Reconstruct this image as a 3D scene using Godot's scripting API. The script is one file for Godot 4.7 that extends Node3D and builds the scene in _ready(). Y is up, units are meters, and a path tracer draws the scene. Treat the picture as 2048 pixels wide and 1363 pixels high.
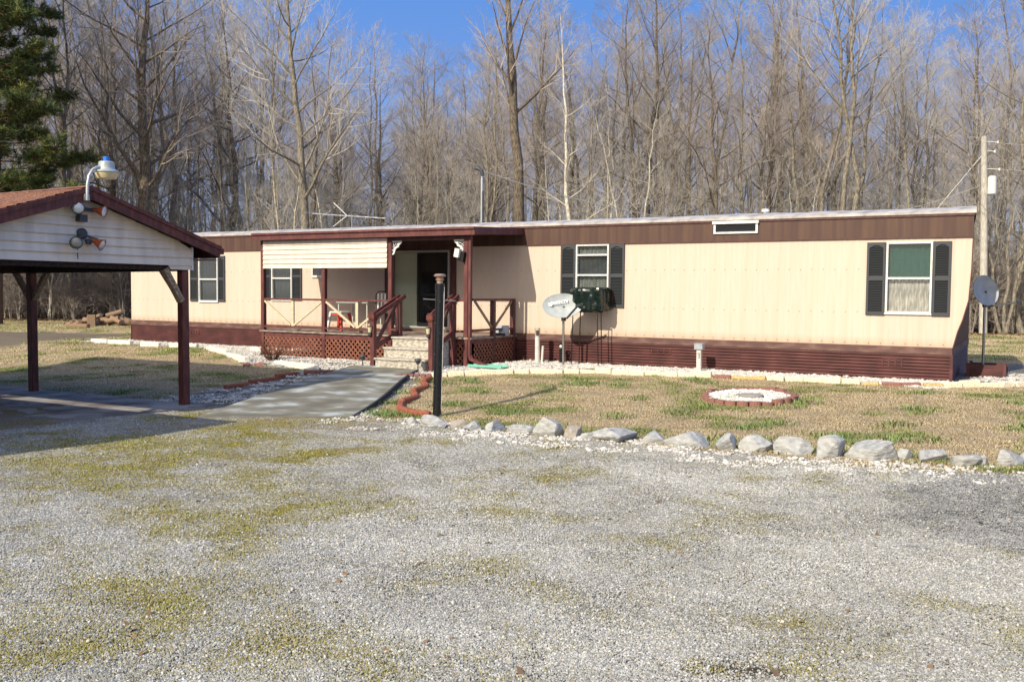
extends Node3D

# ------------------------------------------------------------------ site frame
# The home, porch, carport and slab share one grid: t runs left along the front wall
# from its right end, s runs out from the wall towards the drive.
const TURN := -0.52973
var site := Transform3D(Basis(Vector3.UP, TURN), Vector3(7.503, 0.0, -16.161))
var tilt := Basis(Vector3.BACK, -0.00578)
var M := {}
var rng := RandomNumberGenerator.new()
var big := FastNoiseLite.new()
var mid := FastNoiseLite.new()
var fine := FastNoiseLite.new()

class MB:
	var v := PackedVector3Array()
	var n := PackedVector3Array()
	var c := PackedColorArray()
	var ix := PackedInt32Array()
	var col := Color.WHITE

	func tri(a: Vector3, b: Vector3, d: Vector3, nn: Vector3, na = null, nb = null, nd = null) -> void:
		var k := v.size()
		v.append(a); v.append(b); v.append(d)
		n.append(na if na != null else nn); n.append(nb if nb != null else nn); n.append(nd if nd != null else nn)
		c.append(col); c.append(col); c.append(col)
		if (b - a).cross(d - a).dot(nn) > 0.0:
			ix.append(k); ix.append(k + 2); ix.append(k + 1)
		else:
			ix.append(k); ix.append(k + 1); ix.append(k + 2)

	func quad(a: Vector3, b: Vector3, d: Vector3, e: Vector3, out := Vector3.ZERO) -> void:
		var nn := (b - a).cross(e - a)
		if nn.length_squared() < 1e-14:
			nn = (d - b).cross(e - b)
		nn = nn.normalized()
		if out != Vector3.ZERO and nn.dot(out) < 0.0:
			nn = -nn
		var k := v.size()
		v.append(a); v.append(b); v.append(d); v.append(e)
		for i in 4:
			n.append(nn); c.append(col)
		if (b - a).cross(d - a).dot(nn) > 0.0 or (d - a).cross(e - a).dot(nn) > 0.0:
			for i in [0, 2, 1, 0, 3, 2]: ix.append(k + i)
		else:
			for i in [0, 1, 2, 0, 2, 3]: ix.append(k + i)

	func xbox(t: Transform3D, s: Vector3) -> void:
		var h := s * 0.5
		var p := []
		for i in 8:
			p.append(t * Vector3(h.x if i & 1 else -h.x, h.y if i & 2 else -h.y, h.z if i & 4 else -h.z))
		var b := t.basis
		quad(p[0], p[1], p[3], p[2], -b.z)
		quad(p[4], p[5], p[7], p[6], b.z)
		quad(p[0], p[2], p[6], p[4], -b.x)
		quad(p[1], p[3], p[7], p[5], b.x)
		quad(p[0], p[1], p[5], p[4], -b.y)
		quad(p[2], p[3], p[7], p[6], b.y)

	func box(at: Vector3, s: Vector3) -> void:
		xbox(Transform3D(Basis(), at), s)

	# from corner to corner
	func span(a: Vector3, b: Vector3) -> void:
		box((a + b) * 0.5, (b - a).abs())

	# a beam from a to b; w across, h along the up hint
	func bar(a: Vector3, b: Vector3, w: float, h: float, up := Vector3.UP) -> void:
		var d := (b - a)
		var x := d.normalized()
		if absf(x.dot(up)) > 0.99:
			up = Vector3.BACK
		var z := x.cross(up).normalized()
		xbox(Transform3D(Basis(x, z.cross(x), z), (a + b) * 0.5), Vector3(d.length(), h, w))

	# box with its long and short edges chamfered
	func cbox(t: Transform3D, s: Vector3, e: float) -> void:
		var h := s * 0.5
		var rings := [[-h.y, h.x - e, h.z - e], [-h.y + e, h.x, h.z], [h.y - e, h.x, h.z], [h.y, h.x - e, h.z - e]]
		var lo := []
		for r in rings:
			var q := []
			var X: float = r[1]
			var Z: float = r[2]
			for w in [[X - e, Z], [X, Z - e], [X, -Z + e], [X - e, -Z], [-X + e, -Z], [-X, -Z + e], [-X, Z - e], [-X + e, Z]]:
				q.append(t * Vector3(w[0], r[0], w[1]))
			lo.append(q)
		var ctr := t.origin
		for i in 3:
			for j in 8:
				var a: Vector3 = lo[i][j]; var b: Vector3 = lo[i][(j + 1) % 8]; var d: Vector3 = lo[i + 1][(j + 1) % 8]; var f: Vector3 = lo[i + 1][j]
				quad(a, b, d, f, (a + b + d + f) * 0.25 - ctr)
		for i in [0, 3]:
			for j in range(1, 7):
				tri(lo[i][0], lo[i][j], lo[i][j + 1], t.basis.y * (1.0 if i == 3 else -1.0))

	func tube(p: PackedVector3Array, r: PackedFloat32Array, sides: int, cap := true) -> void:
		var k := v.size()
		var m := p.size()
		var d := (p[1] - p[0]).normalized()
		var u := d.cross(Vector3(0.31, 0.2, 0.93)).normalized()
		for i in m:
			if i > 0 and i < m - 1:
				d = (p[i + 1] - p[i - 1]).normalized()
			elif i == m - 1:
				d = (p[i] - p[i - 1]).normalized()
			u = (u - d * u.dot(d)).normalized()
			var w := d.cross(u)
			for j in sides:
				var a := TAU * j / sides
				var o := u * cos(a) + w * sin(a)
				v.append(p[i] + o * r[i]); n.append(o); c.append(col)
		for i in m - 1:
			for j in sides:
				var a := k + i * sides + j
				var b := k + i * sides + (j + 1) % sides
				ix.append(a); ix.append(a + sides); ix.append(b)
				ix.append(b); ix.append(a + sides); ix.append(b + sides)
		if cap:
			for e in [0, m - 1]:
				if r[e] < 0.0005: continue
				var nn: Vector3 = (p[1] - p[0]).normalized() * -1.0 if e == 0 else (p[m - 1] - p[m - 2]).normalized()
				for j in range(1, sides - 1):
					tri(v[k + e * sides], v[k + e * sides + j], v[k + e * sides + j + 1], nn)

	func pipe(a: Vector3, b: Vector3, r: float, sides := 10, r2 := -1.0) -> void:
		tube(PackedVector3Array([a, b]), PackedFloat32Array([r, r if r2 < 0.0 else r2]), sides)

	# profile points are (radius, height) round the y axis of t
	func lathe(t: Transform3D, prof: Array, sides := 16) -> void:
		for i in prof.size() - 1:
			var p: Vector2 = prof[i]
			var q: Vector2 = prof[i + 1]
			var e := q - p
			var sl := Vector2(e.y, -e.x).normalized()
			for j in sides:
				var a := TAU * j / sides
				var b := TAU * (j + 1) / sides
				var ca := Vector3(cos(a), 0, sin(a))
				var cb := Vector3(cos(b), 0, sin(b))
				var P := [t * (ca * p.x + Vector3(0, p.y, 0)), t * (cb * p.x + Vector3(0, p.y, 0)), t * (cb * q.x + Vector3(0, q.y, 0)), t * (ca * q.x + Vector3(0, q.y, 0))]
				var na := (t.basis * (ca * sl.x + Vector3(0, sl.y, 0))).normalized()
				var nb := (t.basis * (cb * sl.x + Vector3(0, sl.y, 0))).normalized()
				var nm := (na + nb).normalized()
				if p.x > 1e-5:
					tri(P[0], P[1], P[2], nm, na, nb, nb)
				if q.x > 1e-5:
					tri(P[0], P[2], P[3], nm, na, nb, na)

	# outline in the xy plane of t, extruded along z from z0 to z1
	func slab(t: Transform3D, pts: PackedVector2Array, z0: float, z1: float) -> void:
		var f := Geometry2D.triangulate_polygon(pts)
		for i in range(0, f.size(), 3):
			for z in [[z0, -1.0], [z1, 1.0]]:
				var q := []
				for j in 3:
					q.append(t * Vector3(pts[f[i + j]].x, pts[f[i + j]].y, z[0]))
				tri(q[0], q[1], q[2], t.basis.z * z[1] * signf(z1 - z0))
		var cw := Geometry2D.is_polygon_clockwise(pts)
		for i in pts.size():
			var a := pts[i]
			var b := pts[(i + 1) % pts.size()]
			var o := Vector3(b.y - a.y, -(b.x - a.x), 0) * (-1.0 if cw else 1.0)
			quad(t * Vector3(a.x, a.y, z0), t * Vector3(b.x, b.y, z0), t * Vector3(b.x, b.y, z1), t * Vector3(a.x, a.y, z1), t.basis * o)

	func add_to(m: ArrayMesh, mat: Material) -> ArrayMesh:
		var a := []
		a.resize(Mesh.ARRAY_MAX)
		a[Mesh.ARRAY_VERTEX] = v; a[Mesh.ARRAY_NORMAL] = n; a[Mesh.ARRAY_COLOR] = c; a[Mesh.ARRAY_INDEX] = ix
		m.add_surface_from_arrays(Mesh.PRIMITIVE_TRIANGLES, a)
		m.surface_set_material(m.get_surface_count() - 1, mat)
		return m

	func mesh(mat: Material) -> ArrayMesh:
		return add_to(ArrayMesh.new(), mat)

# ------------------------------------------------------------------ objects
func tag(o: Node, label: String, category := "", group := "", kind := "") -> Node:
	if label: o.set_meta("label", label)
	if category: o.set_meta("category", category)
	if group: o.set_meta("group", group)
	if kind: o.set_meta("kind", kind)
	return o

func thing(called: String, label: String, category: String, t: Transform3D, group := "") -> Node3D:
	var o := Node3D.new()
	o.name = called
	o.transform = t
	add_child(o, true)
	tag(o, label, category, group)
	return o

func mi(called: String, m: Mesh, parent: Node = self) -> MeshInstance3D:
	var o := MeshInstance3D.new()
	o.name = called
	o.mesh = m
	parent.add_child(o, true)
	return o

func part(called: String, b: MB, mat: Material, parent: Node, label := "") -> MeshInstance3D:
	var o := mi(called, b.mesh(mat), parent)
	if label: o.set_meta("label", label)
	return o

func struct(called: String, b: MB, mat: Material) -> MeshInstance3D:
	var o := mi(called, b.mesh(mat))
	o.set_meta("kind", "structure")
	return o

func dup(o: Node3D, t: Transform3D, label := "") -> Node3D:
	var c: Node3D = o.duplicate()
	c.name = String(o.name).rstrip("0123456789")
	add_child(c, true)
	c.transform = t
	if label: c.set_meta("label", label)
	return c

func stuff(called: String, label: String, category: String, m: Mesh, xs: Array, cols := PackedColorArray()) -> void:
	var mm := MultiMesh.new()
	mm.transform_format = MultiMesh.TRANSFORM_3D
	mm.use_colors = cols.size() > 0
	mm.mesh = m
	mm.instance_count = xs.size()
	for i in xs.size():
		mm.set_instance_transform(i, xs[i])
		if cols.size(): mm.set_instance_color(i, cols[i])
	var o := MultiMeshInstance3D.new()
	o.name = called
	o.multimesh = mm
	add_child(o, true)
	tag(o, label, category, "", "stuff")

func loc(x: float, y: float, z: float) -> Transform3D:      # a place in the site grid (x = -t)
	return site * Transform3D(Basis(), Vector3(x, y, z))

func wp(t: float, s: float, y := 0.0) -> Vector3:
	return site * Vector3(-t, y, s)

func onground(X: float, Z: float, turn := 0.0, dy := 0.0) -> Transform3D:
	return Transform3D(Basis(Vector3.UP, turn), Vector3(X, hgt(X, Z) + dy, Z))

func hgt(X: float, Z: float) -> float:
	var q := site.affine_inverse() * Vector3(X, 0, Z)
	var t := -q.x
	var s := q.z
	var base := 0.235 + 0.0055 * clampf(t, -6.0, 30.0)
	var h := lerpf(base, -0.09, smoothstep(0.6, 7.2, s))
	h += smoothstep(8.0, 17.0, s) * 0.09
	# the heap of newer stone at the right
	var d := Vector2(X - 5.6, Z + 7.4).length()
	h += 0.10 * (1.0 - smoothstep(0.6, 2.6, d))
	return h

# ------------------------------------------------------------------ materials
func grad(cols: Array, offs := []) -> Gradient:
	var g := Gradient.new()
	var c := PackedColorArray()
	var o := PackedFloat32Array()
	for i in cols.size():
		c.append(cols[i])
		o.append(offs[i] if offs.size() else float(i) / maxf(1.0, cols.size() - 1))
	g.colors = c
	g.offsets = o
	return g

func noise_tex(sd: int, freq: float, cols: Array, offs := [], size := 256, kind := FastNoiseLite.TYPE_SIMPLEX_SMOOTH, oct := 4) -> NoiseTexture2D:
	var f := FastNoiseLite.new()
	f.seed = sd
	f.noise_type = kind
	f.frequency = freq
	f.fractal_octaves = oct
	var t := NoiseTexture2D.new()
	t.width = size
	t.height = size
	t.seamless = true
	t.generate_mipmaps = false
	t.noise = f
	t.color_ramp = grad(cols, offs)
	return t

func bump(sd: int, freq: float, size := 256, kind := FastNoiseLite.TYPE_SIMPLEX_SMOOTH, oct := 4) -> NoiseTexture2D:
	return noise_tex(sd, freq, [Color.BLACK, Color.WHITE], [], size, kind, oct)

func mat(col: Color, rough := 0.85, tex: Texture2D = null, sc := Vector3.ONE, world := false, hm: Texture2D = null, hs := 0.0) -> StandardMaterial3D:
	var m := StandardMaterial3D.new()
	m.albedo_color = col
	m.roughness = rough
	m.vertex_color_use_as_albedo = true
	if tex:
		m.albedo_texture = tex
	if hm:
		m.heightmap_enabled = true
		m.heightmap_texture = hm
		m.heightmap_scale = hs
	if tex or hm:
		m.uv1_triplanar = true
		m.uv1_world_triplanar = world
		m.uv1_scale = sc
	return m

func c8(r: int, g: int, b: int) -> Color:
	return Color8(r, g, b)

func materials() -> void:
	var grain := noise_tex(1, 0.02, [c8(215, 215, 215), c8(255, 255, 255)])
	var grain_hi := noise_tex(2, 0.05, [c8(150, 150, 150), c8(255, 255, 255)], [0.2, 0.7])
	var b1 := bump(3, 0.04)
	M.cream = mat(Color.WHITE, 0.55, noise_tex(11, 0.012, [c8(206, 187, 170), c8(208, 190, 174), c8(210, 193, 180), c8(206, 188, 171)], [0.2, 0.45, 0.6, 0.85]), Vector3(1.6, 0.12, 1.0))
	M.fascia = mat(Color.WHITE, 0.6, noise_tex(12, 0.012, [c8(72, 48, 42), c8(77, 52, 44), c8(83, 58, 47), c8(92, 67, 52)], [0.2, 0.42, 0.6, 0.85], 512), Vector3(0.9, 0.06, 1.0))
	M.skirt = mat(Color.WHITE, 0.6, noise_tex(13, 0.014, [c8(70, 35, 35), c8(84, 43, 42), c8(100, 58, 54)], [0.25, 0.55, 0.9]), Vector3(0.5, 0.9, 0.5))
	M.band = mat(Color.WHITE, 0.65, noise_tex(14, 0.014, [c8(92, 64, 61), c8(120, 92, 84)], [0.3, 0.8]), Vector3(0.6, 0.9, 0.5))
	M.maroon = mat(Color.WHITE, 0.6, noise_tex(15, 0.02, [c8(86, 45, 45), c8(108, 61, 59)], [0.3, 0.75]), Vector3(1.5, 0.5, 1.5))
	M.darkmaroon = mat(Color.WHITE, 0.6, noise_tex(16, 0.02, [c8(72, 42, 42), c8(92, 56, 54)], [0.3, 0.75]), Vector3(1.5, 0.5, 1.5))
	M.lattice = mat(Color.WHITE, 0.8, noise_tex(17, 0.02, [c8(114, 68, 54), c8(140, 90, 70)], [0.3, 0.75]), Vector3(1.5, 1.5, 1.5))
	M.creamwood = mat(c8(224, 208, 178), 0.7, grain, Vector3(2, 2, 2))
	M.vinyl = mat(c8(246, 232, 212), 0.45, grain, Vector3(0.7, 0.2, 0.7))
	M.vinylw = mat(c8(240, 226, 212), 0.45, grain, Vector3(0.7, 0.2, 0.7))
	M.white = mat(c8(238, 238, 236), 0.45, grain, Vector3(2, 2, 2))
	M.roofwhite = mat(Color.WHITE, 0.6, noise_tex(18, 0.02, [c8(128, 124, 124), c8(176, 172, 170), c8(204, 200, 196)], [0.2, 0.45, 0.75]), Vector3(0.5, 0.5, 0.5))
	M.shutter = mat(c8(58, 62, 68), 0.6)
	M.alu = mat(c8(205, 205, 200), 0.35); M.alu.metallic = 0.5
	M.steel = mat(c8(160, 160, 156), 0.4); M.steel.metallic = 0.8
	M.black = mat(c8(24, 24, 26), 0.4)
	M.blackpipe = mat(Color.WHITE, 0.35, noise_tex(19, 0.03, [c8(16, 17, 22), c8(20, 21, 26), c8(150, 150, 150)], [0.0, 0.82, 0.9]), Vector3(3, 2.2, 3))
	M.glass = mat(Color(0.4, 0.46, 0.46, 0.05), 0.04)
	M.glass.transparency = BaseMaterial3D.TRANSPARENCY_ALPHA
	M.darkglass = mat(Color(0.10, 0.11, 0.11, 0.55), 0.06)
	M.darkglass.transparency = BaseMaterial3D.TRANSPARENCY_ALPHA
	M.teal = mat(Color.WHITE, 0.8, noise_tex(20, 0.03, [c8(2, 62, 52), c8(8, 88, 74)], [0.3, 0.8]), Vector3(1.0, 3.0, 1.0))
	M.sheer = mat(Color.WHITE, 0.8, noise_tex(21, 0.03, [c8(138, 138, 132), c8(206, 204, 196)], [0.3, 0.8]), Vector3(2.5, 0.5, 1.0))
	M.sheerdim = mat(Color.WHITE, 0.85, noise_tex(22, 0.03, [c8(92, 98, 96), c8(134, 140, 136)], [0.3, 0.8]), Vector3(2.5, 0.5, 1.0))
	M.screen = mat(c8(50, 56, 62), 0.7, grain, Vector3(1, 3, 1))
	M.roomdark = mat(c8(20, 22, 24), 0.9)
	M.blind = mat(c8(216, 226, 196), 0.7)
	M.deck = mat(Color.WHITE, 0.85, noise_tex(23, 0.03, [c8(122, 108, 100), c8(168, 154, 142)], [0.3, 0.8]), Vector3(0.5, 2, 2))
	M.step = mat(Color.WHITE, 0.9, noise_tex(24, 0.03, [c8(136, 130, 120), c8(178, 172, 161), c8(202, 197, 187)], [0.15, 0.45, 0.8]), Vector3(1.2, 2.2, 1.2), false, b1, 0.3)
	M.carpet = mat(Color.WHITE, 0.95, noise_tex(25, 0.016, [c8(104, 102, 90), c8(124, 121, 108), c8(138, 138, 128), c8(176, 184, 184)], [0.25, 0.5, 0.64, 0.82], 512), Vector3(0.14, 0.5, 0.2), false, bump(26, 0.2), 0.15)
	M.rampedge = mat(c8(48, 54, 60), 0.9)
	M.concrete = mat(Color.WHITE, 0.9, noise_tex(27, 0.012, [c8(100, 92, 86), c8(140, 134, 130), c8(164, 160, 156)], [0.2, 0.45, 0.75], 512), Vector3(0.16, 0.16, 0.16), false, bump(28, 0.15), 0.15)
	M.shingle = mat(Color.WHITE, 0.9, noise_tex(29, 0.06, [c8(104, 70, 54), c8(150, 108, 88)], [0.3, 0.7]), Vector3(1.5, 1.5, 1.5))
	M.redwood = mat(Color.WHITE, 0.6, noise_tex(30, 0.02, [c8(82, 40, 36), c8(110, 58, 50)], [0.3, 0.75]), Vector3(1.5, 0.5, 1.5))
	M.beam = mat(c8(58, 42, 38), 0.9, grain_hi, Vector3(1, 1, 1))
	M.underside = mat(c8(96, 80, 66), 0.9, grain_hi, Vector3(1, 1, 1))
	M.wood = mat(Color.WHITE, 0.85, noise_tex(31, 0.03, [c8(128, 108, 88), c8(176, 156, 130)], [0.3, 0.75]), Vector3(2, 2, 2))
	M.galv = mat(c8(196, 204, 206), 0.4, grain, Vector3(3, 3, 3)); M.galv.metallic = 0.35
	M.blue = mat(c8(30, 112, 214), 0.4)
	M.amberglass = mat(c8(214, 202, 160), 0.25); M.amberglass.clearcoat_enabled = true
	M.lens = mat(c8(216, 222, 224), 0.15); M.lens.metallic = 0.3
	M.orange = mat(c8(192, 98, 66), 0.5, grain, Vector3(2, 2, 2))
	M.darkgrey = mat(c8(62, 66, 72), 0.55)
	M.dish = mat(c8(188, 196, 198), 0.5, grain, Vector3(1, 1, 1))
	M.dishdark = mat(c8(172, 180, 190), 0.5, grain, Vector3(1, 1, 1))
	M.print = mat(c8(246, 248, 250), 0.5)
	M.tarp = mat(Color.WHITE, 0.3, noise_tex(32, 0.03, [c8(4, 20, 17), c8(9, 34, 29)], [0.3, 0.8]), Vector3(2, 2, 2))
	M.pvc = mat(c8(228, 226, 220), 0.4, grain, Vector3(3, 1, 3))
	M.rust = mat(c8(118, 72, 48), 0.8, grain_hi, Vector3(4, 4, 4))
	M.brick = mat(Color.WHITE, 0.9, noise_tex(33, 0.05, [c8(124, 84, 76), c8(160, 118, 108)], [0.3, 0.75]), Vector3(3, 3, 3), false, b1, 0.25)
	M.curb = mat(Color.WHITE, 0.85, noise_tex(34, 0.04, [c8(132, 74, 54), c8(162, 98, 74)], [0.3, 0.75]), Vector3(2, 2, 2), false, b1, 0.2)
	M.block = mat(Color.WHITE, 0.9, noise_tex(35, 0.04, [c8(170, 158, 128), c8(222, 212, 182), c8(240, 232, 208)], [0.15, 0.4, 0.75]), Vector3(2.5, 2.5, 2.5), true, b1, 0.3)
	M.yellowblock = mat(c8(232, 204, 142), 0.9, grain_hi, Vector3(3, 3, 3), true)
	M.whiteblock = mat(Color.WHITE, 0.9, noise_tex(36, 0.04, [c8(190, 184, 168), c8(238, 234, 222)], [0.2, 0.6]), Vector3(2.5, 2.5, 2.5), true, b1, 0.3)
	M.rock = mat(Color.WHITE, 0.9, noise_tex(37, 0.02, [c8(132, 133, 132), c8(158, 160, 160), c8(174, 175, 174), c8(194, 193, 188)], [0.15, 0.4, 0.65, 0.9], 512), Vector3(0.8, 1.6, 0.8), true, bump(38, 0.03, 512), 1.2)
	M.rockbrown = mat(Color.WHITE, 0.9, noise_tex(39, 0.03, [c8(142, 134, 124), c8(176, 168, 156)], [0.2, 0.8]), Vector3(1.5, 1.5, 1.5), true, b1, 1.0)
	M.stone = mat(Color.WHITE, 0.95)
	M.blade = mat(Color.WHITE, 0.9)
	M.blade.backlight_enabled = true
	M.blade.backlight = Color(0.35, 0.35, 0.35)
	M.ground = mat(Color.WHITE, 0.97, noise_tex(40, 0.06, [c8(120, 118, 112), c8(205, 204, 200), c8(255, 255, 255)], [0.2, 0.5, 0.8], 512), Vector3(0.9, 0.9, 0.9), true, bump(41, 0.12, 512), 1.2)
	var barkb := bump(43, 0.05)
	M.bark = mat(Color.WHITE, 0.95, noise_tex(42, 0.03, [c8(84, 78, 70), c8(124, 118, 106), c8(162, 154, 140)], [0.2, 0.5, 0.8]), Vector3(2.2, 0.5, 2.2), false, barkb, 1.0)
	M.barkdark = mat(Color.WHITE, 0.95, noise_tex(44, 0.03, [c8(62, 54, 46), c8(104, 94, 82), c8(134, 124, 110)], [0.2, 0.5, 0.85]), Vector3(2.2, 0.5, 2.2), false, barkb, 1.4)
	M.barkpale = mat(Color.WHITE, 0.9, noise_tex(45, 0.03, [c8(150, 142, 124), c8(206, 200, 184), c8(228, 224, 212)], [0.2, 0.5, 0.8]), Vector3(2.2, 0.7, 2.2), false, barkb, 0.6)
	M.barkpine = mat(Color.WHITE, 0.95, noise_tex(46, 0.04, [c8(70, 54, 44), c8(126, 98, 78)], [0.25, 0.75]), Vector3(2.2, 0.8, 2.2), false, barkb, 1.6)
	M.twig = mat(c8(180, 170, 162), 0.9)
	M.twiggrey = mat(c8(190, 185, 177), 0.9)
	M.twigdark = mat(c8(148, 139, 132), 0.9)
	M.needle = mat(Color.WHITE, 0.7)
	M.needle.backlight_enabled = true
	M.needle.backlight = Color(0.3, 0.3, 0.3)
	M.log = mat(Color.WHITE, 0.95, noise_tex(47, 0.05, [c8(112, 90, 72), c8(172, 148, 122)], [0.25, 0.75]), Vector3(3, 3, 3))
	M.pole = mat(Color.WHITE, 0.9, noise_tex(48, 0.03, [c8(164, 160, 152), c8(196, 193, 186)], [0.25, 0.75]), Vector3(3, 0.4, 3))
	M.wire = mat(c8(176, 174, 168), 0.5)
	M.red = mat(c8(196, 74, 62), 0.5)
	M.aqua = mat(c8(120, 190, 172), 0.5)
	M.copper = mat(c8(176, 148, 132), 0.45, grain, Vector3(4, 4, 4)); M.copper.metallic = 0.3

# ------------------------------------------------------------------ start
func _ready() -> void:
	var cam := Camera3D.new()
	cam.name = "camera"
	cam.transform = Transform3D(Basis(Vector3.RIGHT, -0.04891) * Basis(Vector3.BACK, 0.004), Vector3(0, 1.7, 0))
	cam.fov = 39.47
	cam.near = 0.1
	cam.far = 900.0
	add_child(cam)

	var env := Environment.new()
	var sk := ProceduralSkyMaterial.new()
	sk.sky_top_color = Color(0.34, 0.60, 0.95)
	sk.sky_horizon_color = Color(0.86, 0.91, 1.0)
	sk.sky_curve = 0.09
	sk.ground_bottom_color = Color(0.25, 0.22, 0.18)
	sk.ground_horizon_color = Color(0.45, 0.42, 0.38)
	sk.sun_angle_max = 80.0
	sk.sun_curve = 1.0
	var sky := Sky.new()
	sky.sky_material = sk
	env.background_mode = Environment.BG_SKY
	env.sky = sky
	env.background_energy_multiplier = 0.8
	env.tonemap_mode = Environment.TONE_MAPPER_LINEAR
	env.tonemap_exposure = 1.08
	env.sdfgi_enabled = true
	env.ssao_enabled = true
	env.ssil_enabled = true
	var we := WorldEnvironment.new()
	we.name = "world"
	we.environment = env
	add_child(we)

	var sun := DirectionalLight3D.new()
	sun.name = "sun"
	sun.light_energy = 1.55
	sun.light_color = Color(1.0, 0.95, 0.86)
	sun.light_angular_distance = 0.5
	sun.shadow_enabled = true
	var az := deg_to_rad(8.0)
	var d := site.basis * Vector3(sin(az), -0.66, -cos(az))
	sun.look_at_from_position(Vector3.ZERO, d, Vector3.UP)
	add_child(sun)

	big.seed = 5; big.frequency = 0.22; big.fractal_octaves = 3
	mid.seed = 6; mid.frequency = 0.9; mid.fractal_octaves = 3
	fine.seed = 7; fine.frequency = 4.0; fine.fractal_octaves = 2
	materials()
	ground()
	home()
	porch()
	carport()
	shed()
	walkway()
	yard_objects()
	edging()
	boulders()
	stones_and_grass()
	woods()
	utility()

# ------------------------------------------------------------------ ground
func wood_edge(X: float) -> float:
	return -40.6 + 0.19 * X

func bed_mask(t: float, s: float) -> float:      # white gravel round the home
	var lim := 1.25
	if t > 6.5: lim = 1.5 + (t - 6.5) * 0.75
	if t > 8.6: lim = 3.1
	if t > 11.3: lim = 3.2
	if t > 13.6: lim = lerpf(2.9, 1.1, clampf((t - 13.6) / 3.2, 0, 1))
	if t < 0.0: lim = 1.0 + t * 0.9
	return 1.0 if s > -5.5 and s < lim and t > -2.4 and t < 21.6 and (s > -0.3 or t < 0.4) else 0.0

func green_at(X: float, Z: float) -> float:      # 0 stone .. 1 grown over, on the drive
	var g := big.get_noise_2d(X * 2.2, Z * 2.2) * 0.7 + mid.get_noise_2d(X * 2.2, Z * 2.2) * 0.55
	var left := smoothstep(0.5, -3.5, X)
	g += 0.28 * left + 0.03 + 0.3 * fine.get_noise_2d(X * 1.1, Z * 1.1)
	g += 0.75 * exp(-pow(Vector2((X + 3.7) / 1.5, (Z + 10.6) / 0.9).length(), 2.0))
	g += 0.55 * exp(-pow(Vector2((X + 1.2) / 0.8, (Z + 4.6) / 0.4).length(), 2.0))
	g += 0.35 * exp(-pow(Vector2((X - 0.6) / 0.7, (Z + 5.2) / 0.5).length(), 2.0))
	g += 0.3 * exp(-pow(Vector2((X + 2.0) / 0.9, (Z + 7.6) / 0.7).length(), 2.0))
	g -= 0.6 * (1.0 - smoothstep(1.2, 3.0, Vector2(X - 5.4, Z + 7.6).length()))
	return clampf(g, 0.0, 1.0)

func lawn_green(X: float, Z: float) -> float:
	var g := big.get_noise_2d(X * 2.0 + 40.0, Z * 3.0) * 1.1 + mid.get_noise_2d(X + 9.0, Z * 1.6) * 0.7 - 0.11
	return clampf(g * 1.9, 0.0, 1.0)

func zone(X: float, Z: float) -> int:            # 0 drive stone, 1 lawn, 2 bed, 3 wood floor, 4 track
	var q := site.affine_inverse() * Vector3(X, 0, Z)
	var t := -q.x
	var s := q.z
	if Z < wood_edge(X) + mid.get_noise_2d(X, Z) * 1.2: return 3
	if bed_mask(t, s + mid.get_noise_2d(X * 2.0, Z * 2.0) * 0.12) > 0.5: return 2
	if s > 7.25 + mid.get_noise_2d(X * 1.4, Z) * 0.25: return 0
	if t > 8.9 - (s - 3.0) * 0.47 and t < 11.55 and s > 2.2:
		# stone either side of the ramp
		if t < 8.95 - (s - 2.6) * 0.52 + 1.1 or t > 10.7 - (s - 3.0) * 0.22: return 2
		return 0
	if X < -10.0 and Z > -33.0 + 0.28 * X + 6.0 and Z < -26.0 + 0.28 * X + 6.0 and t > 23.0: return 4
	return 1

func ground_colour(X: float, Z: float) -> Color:
	var nz := mid.get_noise_2d(X * 2.0, Z * 2.0)
	match zone(X, Z):
		0:
			var stone := Color(0.42, 0.41, 0.375).lerp(Color(0.36, 0.345, 0.295), clampf(0.5 + big.get_noise_2d(X * 2.0 + 7.0, Z * 2.0) * 1.2, 0, 1))
			var heap := 1.0 - smoothstep(1.6, 2.5, Vector2(X - 5.4, Z + 7.6).length() + nz * 0.5)
			stone = stone.lerp(Color(0.25, 0.255, 0.26), heap)
			var dirt := 1.0 - smoothstep(0.5, 1.5, Vector2((X + 3.0) / 1.7, (Z + 13.0) / 0.75).length() + nz * 0.4)
			stone = stone.lerp(Color(0.52, 0.43, 0.29), dirt)
			var burnt := 1.0 - smoothstep(0.3, 1.1, Vector2((X - 1.05) / 0.34, (Z + 4.28) / 0.22).length() + nz * 0.5)
			stone = stone.lerp(Color(0.09, 0.065, 0.035), burnt)
			var g := green_at(X, Z)
			return stone.lerp(Color(0.42, 0.33, 0.12).lerp(Color(0.30, 0.27, 0.07), clampf(g * 1.5 - 0.5, 0, 1)), smoothstep(0.1, 0.55, g))
		1:
			var dry := Color(0.62, 0.50, 0.31).lerp(Color(0.52, 0.40, 0.25), clampf(0.5 + nz, 0, 1))
			return dry.lerp(Color(0.26, 0.27, 0.085), lawn_green(X, Z) * 0.9)
		2:
			return Color(0.42, 0.40, 0.36) * (0.8 + 0.3 * nz)
		3:
			return Color(0.16, 0.105, 0.065).lerp(Color(0.23, 0.16, 0.10), clampf(0.5 + nz, 0, 1))
		_:
			return Color(0.26, 0.21, 0.15).lerp(Color(0.33, 0.27, 0.19), clampf(0.5 + nz, 0, 1))
	return Color.GRAY

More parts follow.
